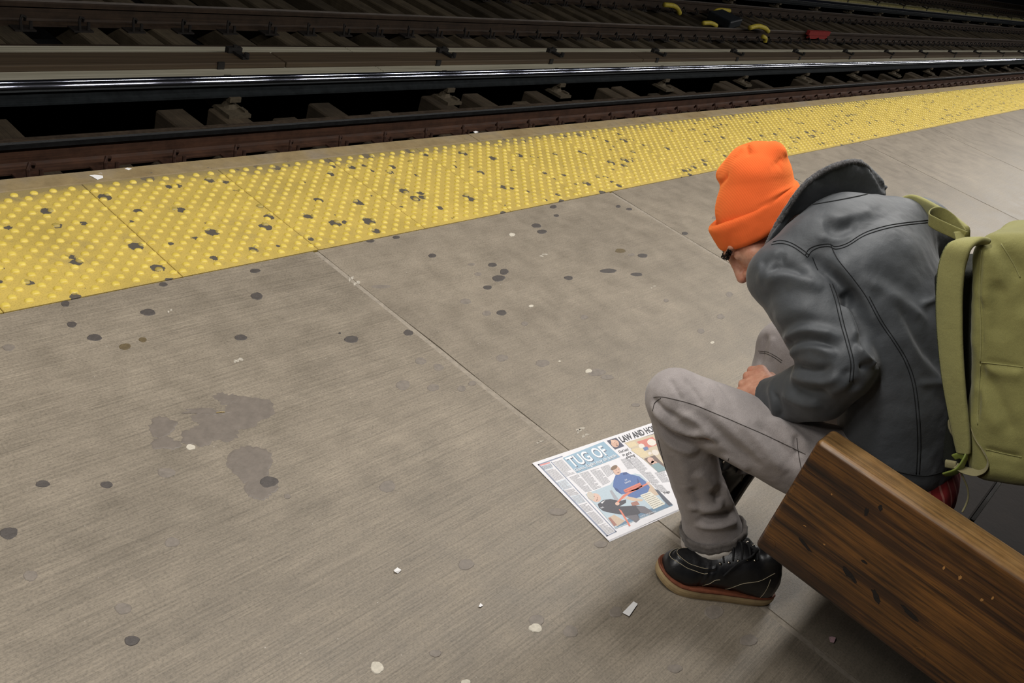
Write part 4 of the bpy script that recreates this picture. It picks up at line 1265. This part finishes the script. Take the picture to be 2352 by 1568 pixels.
for k, (x, y, rx, ry, an) in enumerate([(2022, 1166, 7, 5, 1.4), (1990, 1175, 10, 5, 1.7), (1950, 1318, 22, 6, .9), (2012, 1370, 20, 6, 1.1), (1850, 1252, 22, 4, .9), (2090, 1408, 26, 5, .75), (1985, 1290, 8, 3, .6)]):
    blot('gouge', x, y, rx, ry, an, M_gouge, k)
for k, (x, y, rx, ry) in enumerate([(2205, 1326, 4, 5), (2168, 1304, 3, 4), (2255, 1377, 4, 4), (2280, 1373, 3, 4), (1910, 1135, 2, 2), (1893, 1250, 3, 2), (1848, 1207, 4, 1)]):
    blot('chip', x, y, rx, ry, .5, M_chip, 40+k)

# ================================================================ backpack
def canvas(name, base):
    q = NT(name); p = q.pos()
    c = q.ramp(q.noise(p, 7, 5), [(.3, mix3(base, .9)), (.7, mix3(base, 1.08))])
    w = q.noise(p, 620, 2, .6)
    c = q.mix(1.0, c, q.ramp(w, [(.3, .88), (.7, 1.1)]), 'MULTIPLY')
    return q.done(c, .8, q.bump(w, .3, .001, q.bump(q.noise(p, 14, 4), .3, .01)), None, .25, **{'Sheen Weight': .15})
M_pack = canvas('olive_canvas', srgb(140, 136, 82))
M_strap = canvas('olive_strap', srgb(150, 146, 92))
M_web = canvas('khaki_webbing', srgb(142, 134, 98))
M_buckle = simple('olive_plastic', srgb(128, 140, 66), .35, .15, 40, .05)
q = NT('strap_mesh'); p = q.pos()
v_ = q.n('ShaderNodeTexVoronoi'); v_.inputs['Scale'].default_value = 330; q.l(p, v_.inputs['Vector'])
M_mesh = q.done(q.ramp(v_.outputs['Distance'], [(.15, srgb(44, 48, 26)), (.5, srgb(122, 124, 74))]), .85, q.bump(v_.outputs['Distance'], .5, .002))
PXL = 1.955
Pb, Pt = atx(2226, 1108, PXL), atx(2204, 548, PXL)
PU = Pt-Pb; PH = np.linalg.norm(PU); PU /= PH
PXv = np.array([1.0, 0, 0]); PN = np.cross(PXv, PU); PN = -PN if PN[1] > 0 else PN
def PK(x, u, n): return Pb+PXv*x+PU*u+PN*n
HWd, HD = .155, .10
def pack_sdf(P):
    c = PK(HWd, PH/2, HD)
    q_ = (P-f32(c)) @ f32(np.stack([PXv, PU, PN])).T
    tap = 1-.10*np.clip(q_[:, 1]/PH*2, -1, 1)
    ax = np.abs(q_[:, 0])/tap-HWd+.045; au = np.abs(q_[:, 1])-PH/2+.045
    nn = q_[:, 2]/(1+.12*np.clip(-q_[:, 1]/PH*2, -1, 1)); an = np.abs(nn)-HD+.045
    w = np.stack([ax, au, an], 1)
    d = np.sqrt((np.maximum(w, 0)**2).sum(1))+np.minimum(w.max(1), 0)-.045
    return d
def pad_sdf(P):
    q_ = (P-f32(PK(HWd, PH/2, HD))) @ f32(np.stack([PXv, PU, PN])).T
    w = np.abs(q_-f32([0, -.03, -HD-.022]))-f32([HWd-.045, PH/2-.055, .028])
    return np.sqrt((np.maximum(w, 0)**2).sum(1))+np.minimum(w.max(1), 0)-.014
lo = np.min([PK(x, u, n) for x in (-.03, .34) for u in (-.04, PH+.04) for n in (-.05, .26)], 0); hi = np.max([PK(x, u, n) for x in (-.03, .34) for u in (-.04, PH+.04) for n in (-.05, .26)], 0)
V, Q = surface(pack_sdf, lo, hi, .005)
V = smooth_v(V, Q, 2)
V = fold(V, Q, [([(2254, 590), (2250, 660), (2253, 760), (2252, 832)], .006, -.006), ([(2252, 836), (2248, 900), (2246, 975)], .006, -.006), ([(2265, 832), (2310, 838), (2350, 843)], .006, -.005), ([(2262, 850), (2310, 857), (2350, 860)], .016, .006),
                ([(2264, 1031), (2310, 1042), (2350, 1050)], .006, -.006), ([(2258, 858), (2285, 910), (2310, 960), (2332, 1000)], .014, -.008), ([(2240, 880), (2275, 930), (2300, 990)], .018, .007),
                ([(2290, 650), (2295, 720), (2285, 780)], .02, -.008), ([(2272, 560), (2262, 620), (2262, 700)], .018, .006), ([(2325, 560), (2345, 640), (2350, 720)], .02, -.006), ([(2262, 545), (2300, 580), (2345, 640)], .012, -.007), ([(2240, 548), (2275, 590), (2330, 700)], .012, .004)])
V = V+normals_v(V, Q)*(hash_noise(V, 12, 8, 3)*.009)[:, None]
V = smooth_v(V, Q, 1)
pack = empty('backpack', tuple(PK(HWd, 0, HD))); tag(pack, 'olive green canvas backpack slung behind the person on one shoulder', 'backpack'); bpy.context.view_layer.update()
body = link('pack_body', quads_mesh('pack_body', V, Q, M_pack)); keep(body, pack)
pb = bvh_of(V, Q)
M_pad = simple('back_foam_shaded', srgb(26, 28, 18), .95, .2, 300, .5)  # near-black: the shade between back and pack is put into the colour
V, Q = surface(pad_sdf, lo-.06, hi+.02, .006); V = smooth_v(V, Q, 2)
keep(link('back_pad', quads_mesh('back_pad', V, Q, M_pad)), pack)
for pts in ([(2256, 575), (2250, 660), (2253, 760), (2252, 832)], [(2252, 836), (2248, 900), (2246, 975)], [(2255, 832), (2310, 838), (2350, 843)], [(2264, 1031), (2310, 1042), (2350, 1050)], [(2300, 560), (2325, 600), (2345, 640)]):
    seam('piping', pb, pts, .0013, M_strap, body, .0008)
def ribbon(pts, width, thick, wdir, name, mats, parent, n=6, soft=True):
    """flat band along pts; wdir = direction(s) of its width"""
    C = curve(pts, n); k = len(C)
    W = np.array(wdir, float)
    if W.ndim == 1: W = np.repeat(W[None], len(pts), 0)
    Wc = curve(W, n)
    wd = np.interp(np.linspace(0, 1, k), np.linspace(0, 1, len(width)), width) if not np.isscalar(width) else np.full(k, width)
    m = 12; v = []
    for i in range(k):
        t = C[min(i+1, k-1)]-C[max(i-1, 0)]; t /= np.linalg.norm(t)+1e-9
        w = Wc[i]-t*(Wc[i] @ t); w /= np.linalg.norm(w)+1e-9
        b = np.cross(t, w)
        for j in range(m):
            a = 2*math.pi*(j+.5)/m
            ca, sa = math.cos(a), math.sin(a)
            x = math.copysign(abs(ca)**.45, ca)*wd[i]/2; y = math.copysign(abs(sa)**(.7 if soft else .4), sa)*thick/2
            v.append(C[i]+w*x+b*y)
    f = [(i*m+j, i*m+(j+1) % m, (i+1)*m+(j+1) % m, (i+1)*m+j) for i in range(k-1) for j in range(m)]
    f += [tuple(range(m))[::-1], tuple((k-1)*m+j for j in range(m))]
    mb = MB().add(v, f)
    if isinstance(mats, (list, tuple)) and len(mats) > 1:
        for i in range(k-1):
            for j in range(m):
                if j in (0, 1, 10, 11): mb.m[i*m+j] = 1
    o = mb.build(name, mats, None, True)
    if parent is not None: keep(o, parent)
    return o
XS = 1.945
sp = [atx(x, y, X) for x, y, X in ((2256, 556, 1.985), (2232, 552, 1.965), (2205, 568, XS), (2188, 605, XS), (2181, 660, XS), (2180, 730, XS), (2184, 810, XS), (2192, 890, XS), (2202, 960, XS), (2210, 1015, XS), (2213, 1040, XS))]
WV = np.array(R.T @ np.array([-.55, -.05, .83]))
ribbon(sp, [.045, .050, .056, .056, .050, .040, .028], .014, WV, 'shoulder_strap', [M_strap, M_mesh], pack)
# webbing below the padded strap
ribbon([atx(x, y, 1.95) for x, y in ((2208, 945), (2196, 972), (2197, 990), (2207, 1012))], [.02, .034, .03, .02], .002, R.T @ np.array([-.6, -.6, .5]), 'webbing', M_web, pack, 5, False)
ribbon([atx(x, y, X) for x, y, X in ((2228, 970, 1.97), (2240, 1000, 1.96), (2258, 1030, 1.95), (2268, 1055, 1.945), (2262, 1075, 1.94), (2240, 1084, 1.94), (2212, 1078, 1.94), (2195, 1068, 1.94))], .026, .002, R.T @ np.array([.35, -.5, .8]), 'webbing', M_web, pack, 5, False)
ribbon([atx(x, y, 1.94) for x, y in ((2196, 1068), (2184, 1066), (2172, 1064))], .017, .012, R.T @ np.array([0, 1, .3]), 'webbing_roll', M_web, pack, 4)
ribbon([atx(x, y, X) for x, y, X in ((2222, 1034, 1.945), (2217, 1052, 1.94), (2206, 1072, 1.935), (2192, 1084, 1.93), (2168, 1090, 1.93))], [.010, .018, .022, .022, .014], .005, R.T @ np.array([.5, .5, .6]), 'buckle', M_buckle, pack, 5)
ribbon([atx(x, y, 1.945) for x, y in ((2190, 1050), (2202, 1046), (2214, 1050))], .014, .004, R.T @ np.array([.2, .8, .4]), 'buckle', M_buckle, pack, 4)
mb = MB().tube(curve([atx(x, y, X) for x, y, X in ((2204, 1080, 1.94), (2214, 1100, 1.945), (2222, 1120, 1.95), (2224, 1140, 1.955), (2219, 1158, 1.955), (2210, 1176, 1.95))], 5), .0022, 6)
keep(mb.build('cord', M_web, None, True), pack)
# haul loop, right shoulder strap and its stitched end
ribbon([atx(x, y, X) for x, y, X in ((2216, 544, 1.99), (2188, 532, 1.985), (2150, 514, 1.98), (2134, 502, 1.985), (2142, 490, 2.01), (2162, 490, 2.03), (2190, 510, 2.04), (2214, 538, 2.03))], .024, .003, R.T @ np.array([.15, .95, .35]), 'haul_loop', M_pack, pack, 6, False)
ribbon([atx(x, y, X) for x, y, X in ((2080, 474, 2.26), (2098, 471, 2.25), (2125, 482, 2.22), (2160, 502, 2.17), (2195, 524, 2.12), (2222, 545, 2.08))], [.05, .055, .055, .05], .012, R.T @ np.array([.2, .7, .7]), 'shoulder_strap', [M_strap, M_mesh], pack)
ribbon([atx(x, y, X) for x, y, X in ((2202, 532, 1.985), (2206, 548, 1.98), (2208, 560, 1.975))], .022, .004, R.T @ np.array([1, 0, .2]), 'strap_tab', M_strap, pack, 4, False)
# ================================================================ newspaper
ZP = .0030
TLp, BLp, TRp = atz(1222, 1063, ZP), atz(1393, 1243, ZP), atz(1497, 971, ZP)
EU = TRp-TLp; EU /= np.linalg.norm(EU); EV = BLp-TLp; PHt = np.linalg.norm(EV); EV = np.cross(EU, [0, 0, 1.0]); EV = EV if EV @ (BLp-TLp) > 0 else -EV
PWd = .575
def pg(u, v, z=0.0):
    p = TLp+EU*u+EV*v; return np.array([p[0], p[1], ZP+z])
def zz(x, y):                                    # point of the close-up (1200..1600, 940..1270) -> page
    p = atz(1200+x*.21041, 940+y*.21041, ZP); d = p-TLp
    return float(d @ EU), float(d @ EV)
paper = empty('newspaper', tuple(pg(PWd/2, PHt/2))); tag(paper, 'open tabloid newspaper sheet lying on the concrete by the left boot', 'newspaper'); bpy.context.view_layer.update()
def flat(name, rgb, rough=.8):
    return simple(name, srgb(*rgb), rough, .05, 220, .05)
M_paper = simple('newsprint', srgb(226, 224, 226), .85, .03, 90, .08)
INK = {}
def ink(rgb):
    if rgb not in INK: INK[rgb] = flat('ink_%d_%d_%d' % rgb, tuple(int(c*.74+58) for c in rgb))
    return INK[rgb]
for k in range(3):                               # three leaves, the lower ones slightly askew
    r2 = random.Random(k); n = 14; v, f = [], []
    dz = -.0009*(2-k)-.0002
    for j in range(n+1):
        for i in range(n*2+1):
            u, w = PWd*i/(2*n), PHt*j/n
            e = .0012*math.sin(u*19+k)*math.sin(w*23) if k < 2 else 0
            off = (2-k)*.0018
            x = pg(u+off*.5, w+off*(1 if j == n else .2)); v.append((x[0], x[1], max(.0003, ZP+dz+min(e, 0))))
    m = 2*n+1
    for j in range(n):
        for i in range(2*n): f.append((j*m+i, j*m+i+1, (j+1)*m+i+1, (j+1)*m+i))
    keep(MB().add(v, f).build('page', M_paper), paper)
LAY = [0]
def shape(name, polys, rgb, lift=None):
    """polys: lists of close-up pixels"""
    LAY[0] += 1
    z = .00012+LAY[0]*.000011
    for pl in polys:
        v = [pg(*zz(x, y), z) for x, y in pl]
        o = MB().add(v, [tuple(range(len(v)))]).build(name, ink(rgb)); keep(o, paper)
def blob(cx, cy, rx, ry, ang=0, n=14):
    return [(cx+rx*math.cos(a)*math.cos(ang)-ry*math.sin(a)*math.sin(ang), cy+rx*math.cos(a)*math.sin(ang)+ry*math.sin(a)*math.cos(ang)) for a in np.linspace(0, 2*math.pi, n, endpoint=False)]
def text(name, s, p0, p1, top, rgb, bold=0.0, outline=0.0):
    """text from baseline start p0 to baseline end p1 (close-up pixels); top = cap-height point above p0"""
    LAY[0] += 1
    cu = bpy.data.curves.new(name, 'FONT'); cu.body = s; cu.offset = bold; cu.resolution_u = 3
    ob = bpy.data.objects.new(name, cu); COL.objects.link(ob); bpy.context.view_layer.update()
    dg = bpy.context.evaluated_depsgraph_get(); ev = ob.evaluated_get(dg); tm = ev.to_mesh()
    P = np.array([v.co[:] for v in tm.vertices]); F = [tuple(q.vertices) for q in tm.polygons]; ev.to_mesh_clear()
    bpy.data.objects.remove(ob); bpy.data.curves.remove(cu)
    x0, x1 = P[:, 0].min(), P[:, 0].max()
    a, b, t = np.array(zz(*p0)), np.array(zz(*p1)), np.array(zz(*top))
    cap = .69
    z = .00012+LAY[0]*.000011
    v = []
    for p in P:
        q_ = a+(b-a)*(p[0]-x0)/(x1-x0)+(t-a)*p[1]/cap; v.append(pg(q_[0], q_[1], z))
    o = MB().add(v, F).build(name, ink(rgb)); keep(o, paper); return o
def lines(name, quad, nrow, rgb, fill=.55, gap=.0, seed=0):
    """rows of body type inside a quad (tl, tr, br, bl)"""
    LAY[0] += 1
    z = .00012+LAY[0]*.000011
    tl, tr, br, bl = [np.array(zz(*p)) for p in quad]; r2 = random.Random(seed); mb = MB()
    for k in range(nrow):
        t0, t1 = (k+.2)/nrow, (k+.2+fill)/nrow
        s = 0.0; end = 1.0 if r2.random() > .15 else r2.uniform(.5, .9)
        while s < end:
            w = r2.uniform(.06, .22); e = min(s+w, end)
            q_ = [(tl+(tr-tl)*a)*(1-t)+(bl+(br-bl)*a)*t for a, t in ((s, t0), (e, t0), (e, t1), (s, t1))]
            mb.add([pg(x[0], x[1], z) for x in q_], [(0, 1, 2, 3)]); s = e+.03
    o = mb.build(name, ink(rgb)); keep(o, paper); return o
BLU, BLK = (132, 166, 188), (44, 42, 46)
# left rule and its tinted boxes
shape('rule', [[(165, 600), (178, 596), (935, 1378), (920, 1388)], [(165, 600), (172, 612), (440, 516), (434, 506)], [(310, 575), (318, 571), (1030, 1335), (1022, 1340)], [(920, 1388), (1030, 1335), (1024, 1326), (918, 1376)]], (120, 128, 150))
shape('tint_box', [[(372, 790), (470, 757), (545, 850), (440, 880)], [(528, 945), (625, 925), (690, 1005), (600, 1035)], [(185, 605), (300, 575), (335, 640), (245, 660)]], (196, 206, 216))
shape('tint_box', [[(185, 604), (295, 574), (304, 586), (196, 617)]], (222, 128, 120))
for k, qd in enumerate([[(205, 622), (310, 592), (335, 630), (232, 660)], [(250, 668), (350, 645), (455, 750), (355, 785)], [(378, 800), (465, 770), (540, 850), (450, 875)], [(460, 885), (555, 862), (620, 925), (520, 945)],
                       [(535, 955), (625, 930), (690, 1005), (605, 1030)], [(620, 1045), (700, 1020), (775, 1100), (690, 1125)], [(705, 1130), (780, 1110), (900, 1230), (820, 1258)], [(830, 1265), (905, 1240), (1010, 1330), (920, 1368)]]):
    lines('body_text', qd, (5, 12, 7, 7, 7, 7, 13, 9)[k], (150, 148, 152) if k else (80, 78, 82), .5, 0, k)
for k, qd in enumerate([[(330, 575), (430, 545), (575, 700), (480, 735)], [(510, 740), (605, 705), (760, 885), (690, 905)], [(620, 700), (715, 672), (860, 850), (775, 880)], [(735, 665), (830, 637), (960, 790), (880, 830)], [(850, 630), (940, 600), (1010, 690), (930, 740)],
                       [(1070, 545), (1150, 525), (1240, 640), (1150, 655)], [(1140, 545), (1245, 515), (1610, 920), (1500, 900)], [(1440, 690), (1545, 665), (1605, 790), (1530, 800)]]):
    lines('body_text', qd, (15, 18, 17, 16, 10, 11, 34, 12)[k], (158, 156, 160), .5, 0, 20+k)
# headline panel
shape('headline_panel', [[(440, 530), (885, 350), (1066, 518), (597, 697)]], BLU)
text('headline', 'TUG OF', (560, 638), (958, 492), (470, 540), (70, 78, 96), .035)
text('headline', 'TUG OF', (552, 632), (950, 487), (462, 534), (238, 238, 240), .018)
text('subheading', 'Giants, Eagles may do battle', (583, 684), (1034, 516), (562, 652), (40, 50, 64), .02)
text('subheading', 'Giants, Eagles may do battle', (580, 681), (1031, 513), (559, 649), (240, 240, 242), .004)
# small portrait and its caption
shape('portrait', [[(920, 342), (1022, 308), (1112, 400), (1010, 437)]], (56, 56, 72))
shape('portrait', [blob(1010, 372, 46, 40, .6)], (206, 158, 132)); shape('portrait', [blob(985, 350, 26, 14, .6)], (220, 176, 150)); shape('portrait', [blob(1002, 362, 5, 3), blob(1024, 376, 5, 3), blob(1030, 392, 12, 4, .3)], (90, 60, 52))
for s, a, b, t in (('Dad held', (1060, 478), (1160, 446), (1046, 452)), ("in gal's", (1098, 512), (1192, 482), (1086, 486)), ('slaying', (1136, 540), (1230, 506), (1122, 515))):
    text('small_heading', s, a, b, t, BLK, .012)
# second story
text('headline', 'LAW AND HONOR', (1090, 360), (1560, 196), (1046, 304), BLK, .03)
shape('rule', [[(1142, 362), (1500, 240), (1512, 256), (1158, 378)]], (60, 58, 72))
shape('photograph', [[(1112, 364), (1500, 250), (1640, 640), (1482, 686)]], (196, 178, 146))
shape('photograph', [[(1180, 440), (1300, 410), (1390, 500), (1300, 530)], [(1130, 375), (1220, 350), (1260, 390), (1170, 420)]], (214, 192, 148))
shape('photograph', [[(1245, 355), (1420, 300), (1500, 380), (1370, 420), (1300, 400)]], (204, 108, 92)); shape('photograph', [blob(1300, 400, 34, 26, .3), blob(1410, 360, 50, 36, .2)], (226, 218, 204))
shape('photograph', [[(1310, 420), (1360, 405), (1380, 435), (1335, 455)]], (84, 104, 148)); shape('photograph', [blob(1450, 470, 40, 30, .4), blob(1390, 480, 20, 16)], (222, 210, 196))
shape('photograph', [[(1325, 540), (1440, 500), (1540, 600), (1560, 660), (1482, 686)]], (96, 78, 70)); shape('photograph', [blob(1400, 555, 40, 30, .5), blob(1440, 585, 38, 22, .3)], (210, 164, 142))
shape('photograph', [[(1400, 610), (1480, 580), (1560, 640), (1560, 665), (1482, 686)]], (112, 138, 144)); shape('photograph', [blob(1418, 556, 10, 3), blob(1445, 590, 8, 3)], (80, 54, 48))
text('small_heading', 'Tragic', (1546, 928), (1612, 904), (1536, 906), BLK, .012)
# main photograph: two men pulling a rope over a skyline
shape('photograph', [[(690, 925), (960, 820), (1000, 760), (1230, 700), (1290, 715), (1640, 1048), (1020, 1304)]], (174, 192, 204))
shape('photograph', [[(930, 1185), (1000, 1150), (1130, 1225), (1030, 1280)], [(1300, 830), (1400, 820), (1500, 930), (1420, 950)]], (196, 170, 142))
shape('photograph', [[(1000, 1300), (1640, 1048), (1600, 1005), (1440, 1070), (1220, 1150)]], (84, 116, 142)); shape('photograph', [[(950, 890), (975, 880), (1050, 985), (1010, 1000)]], (150, 152, 160))
shape('photograph', [[(1440, 870), (1480, 880), (1640, 1040), (1600, 1055), (1540, 1000)]], (62, 66, 78)); shape('photograph', [[(935, 1190), (960, 1180), (1030, 1260), (1000, 1280)], [(1180, 1020), (1250, 1000), (1280, 1040), (1200, 1060)]], (150, 98, 84))
# man in a blue hooded top
HOOD = [[(1015, 720), (1090, 690), (1135, 688), (1180, 710), (1270, 730), (1350, 790), (1390, 850), (1370, 900), (1310, 945), (1230, 975), (1160, 960), (1130, 920), (1080, 930), (1020, 890), (985, 840), (995, 770)]]
shape('printed_man', HOOD, (66, 92, 152)); shape('printed_man', [[(1095, 690), (1135, 684), (1150, 705), (1100, 720)], [(1000, 850), (1040, 870), (1085, 925), (1020, 890)], [(1250, 740), (1275, 790), (1260, 840)]], (46, 64, 116))
shape('printed_man', [[(1150, 950), (1240, 970), (1320, 985), (1300, 1005), (1200, 1000), (1130, 975)]], (206, 176, 148)); shape('printed_man', [blob(1030, 668, 40, 52, -.5)], (212, 168, 146)); shape('printed_man', [blob(1000, 636, 40, 22, -.5)], (112, 84, 62))
shape('printed_man', [blob(1022, 664, 6, 3), blob(1050, 654, 6, 3), blob(1045, 690, 14, 4, -.3)], (96, 60, 50)); shape('printed_man', [blob(1100, 960, 24, 18), blob(1370, 806, 22, 18)], (216, 172, 150))
text('printed_badge', 'NY', (1122, 782), (1150, 772), (1112, 768), (214, 214, 224), .01); text('printed_badge', 'GIANTS', (1120, 812), (1184, 790), (1112, 798), (226, 222, 226), .01)
# man in a black suit
SUIT = [[(820, 1035), (880, 990), (960, 980), (1060, 1000), (1130, 985), (1130, 1020), (1060, 1060), (1230, 1050), (1330, 1060), (1440, 1130), (1400, 1150), (1290, 1130), (1260, 1150), (1280, 1200), (1240, 1235), (1180, 1200), (1080, 1150), (960, 1130), (880, 1110), (835, 1075)]]
shape('printed_man', SUIT, (52, 50, 58)); shape('printed_man', [[(1240, 1060), (1330, 1062), (1440, 1130), (1400, 1148), (1290, 1128)], [(1120, 1165), (1250, 1150), (1280, 1200), (1240, 1235)]], (92, 88, 94))
shape('printed_man', [[(850, 1020), (905, 990), (870, 1030)]], (226, 224, 226)); shape('printed_man', [blob(800, 965, 58, 46, .5)], (216, 176, 156)); shape('printed_man', [blob(745, 945, 52, 34, .9)], (196, 184, 168))
shape('printed_man', [blob(782, 950, 6, 4), blob(818, 968, 6, 4), blob(812, 990, 5, 10, .6)], (110, 70, 58)); shape('printed_man', [blob(1035, 1030, 24, 20)], (216, 172, 150))
text('printed_badge', 'NFL', (858, 1084), (892, 1072), (850, 1072), (226, 226, 230), .01)
shape('printed_rope', [[(1030, 1010), (1100, 935), (1170, 895), (1280, 840), (1360, 805), (1366, 820), (1290, 860), (1180, 915), (1110, 960), (1045, 1020)], [(1100, 880), (1280, 800), (1310, 840), (1250, 880), (1120, 912)], [(1050, 1090), (1075, 1100), (1120, 1170), (1180, 1270), (1165, 1278), (1110, 1190)]], (216, 108, 84))
shape('printed_rope', [[(1110, 890), (1290, 818), (1292, 824), (1114, 898)], [(1120, 905), (1290, 842), (1292, 847), (1124, 910)]], (168, 74, 62))
shape('list_box', [[(1283, 937), (1395, 898), (1558, 1034), (1430, 1092)]], (224, 218, 200)); lines('body_text', [(1295, 942), (1395, 906), (1548, 1032), (1432, 1082)], 8, (140, 132, 120), .35, 0, 77)
lines('body_text', [(1280, 1165), (1450, 1105), (1460, 1118), (1290, 1180)], 2, (210, 214, 220), .4, 0, 78)

# ================================================================ litter
M_scrap = simple('white_paper', srgb(226, 224, 222), .8, .03, 80, .1)
M_pink = simple('pink_paper', srgb(206, 168, 174), .8, .1, 80, .2)
M_straw = simple('dry_straw', srgb(186, 164, 112), .8, .1, 80, .2)
def scrap(name, px, mat, label, cat, lift=.004):
    z = .0012; v = [atz(x, y, z) for x, y in px]; n = len(v); r2 = random.Random(len(label))
    v = [p+np.array([0, 0, r2.uniform(0, lift)]) for p in v]
    low = [p-np.array([0, 0, .0006]) for p in v]
    f = [tuple(range(n)), tuple(range(2*n-1, n-1, -1))]+[(i, n+i, n+(i+1) % n, (i+1) % n) for i in range(n)]
    o = MB().add(v+low, f).build(name, mat); tag(o, label, cat); return o
scrap('paper_scrap', [(1429, 1408), (1455, 1381), (1464, 1388), (1444, 1417)], M_scrap, 'white torn paper strip on the concrete below the left boot', 'paper')
scrap('paper_scrap', [(1903, 1464), (1910, 1462), (1917, 1468), (1914, 1478), (1905, 1476)], M_pink, 'small pink crumpled paper scrap on the dark floor under the bench', 'paper', .008)
scrap('paper_scrap', [(904, 1310), (912, 1305), (921, 1311), (914, 1317), (906, 1315)], M_scrap, 'tiny off-white paper bit left of the newspaper lower corner', 'paper')
scrap('paper_scrap', [(1099, 1393), (1103, 1386), (1109, 1391), (1103, 1395)], M_scrap, 'tiniest white paper crumb below the newspaper, in the middle of the floor', 'paper')
scrap('paper_scrap', [(205, 404), (218, 402), (236, 404), (237, 409), (224, 414), (215, 409)], M_scrap, 'white paper scrap stuck on the platform edge at the left', 'paper', .003)
scrap('paper_scrap', [(286, 388), (292, 386), (303, 388), (296, 391)], M_scrap, 'thin white scrap on the platform edge above the tactile tiles', 'paper', .003)
scrap('paper_scrap', [(1087, 303), (1093, 301), (1099, 304), (1092, 306)], M_scrap, 'white scrap on the platform edge near the middle of the strip', 'paper', .003)
o = MB().tube([atz(497, 947, .0022), atz(507, 946, .003), atz(516, 946, .0022)], .0013, 6).build('straw', M_straw); tag(o, 'short dry straw lying on the dark damp stain', 'straw')
bpy.context.view_layer.update()
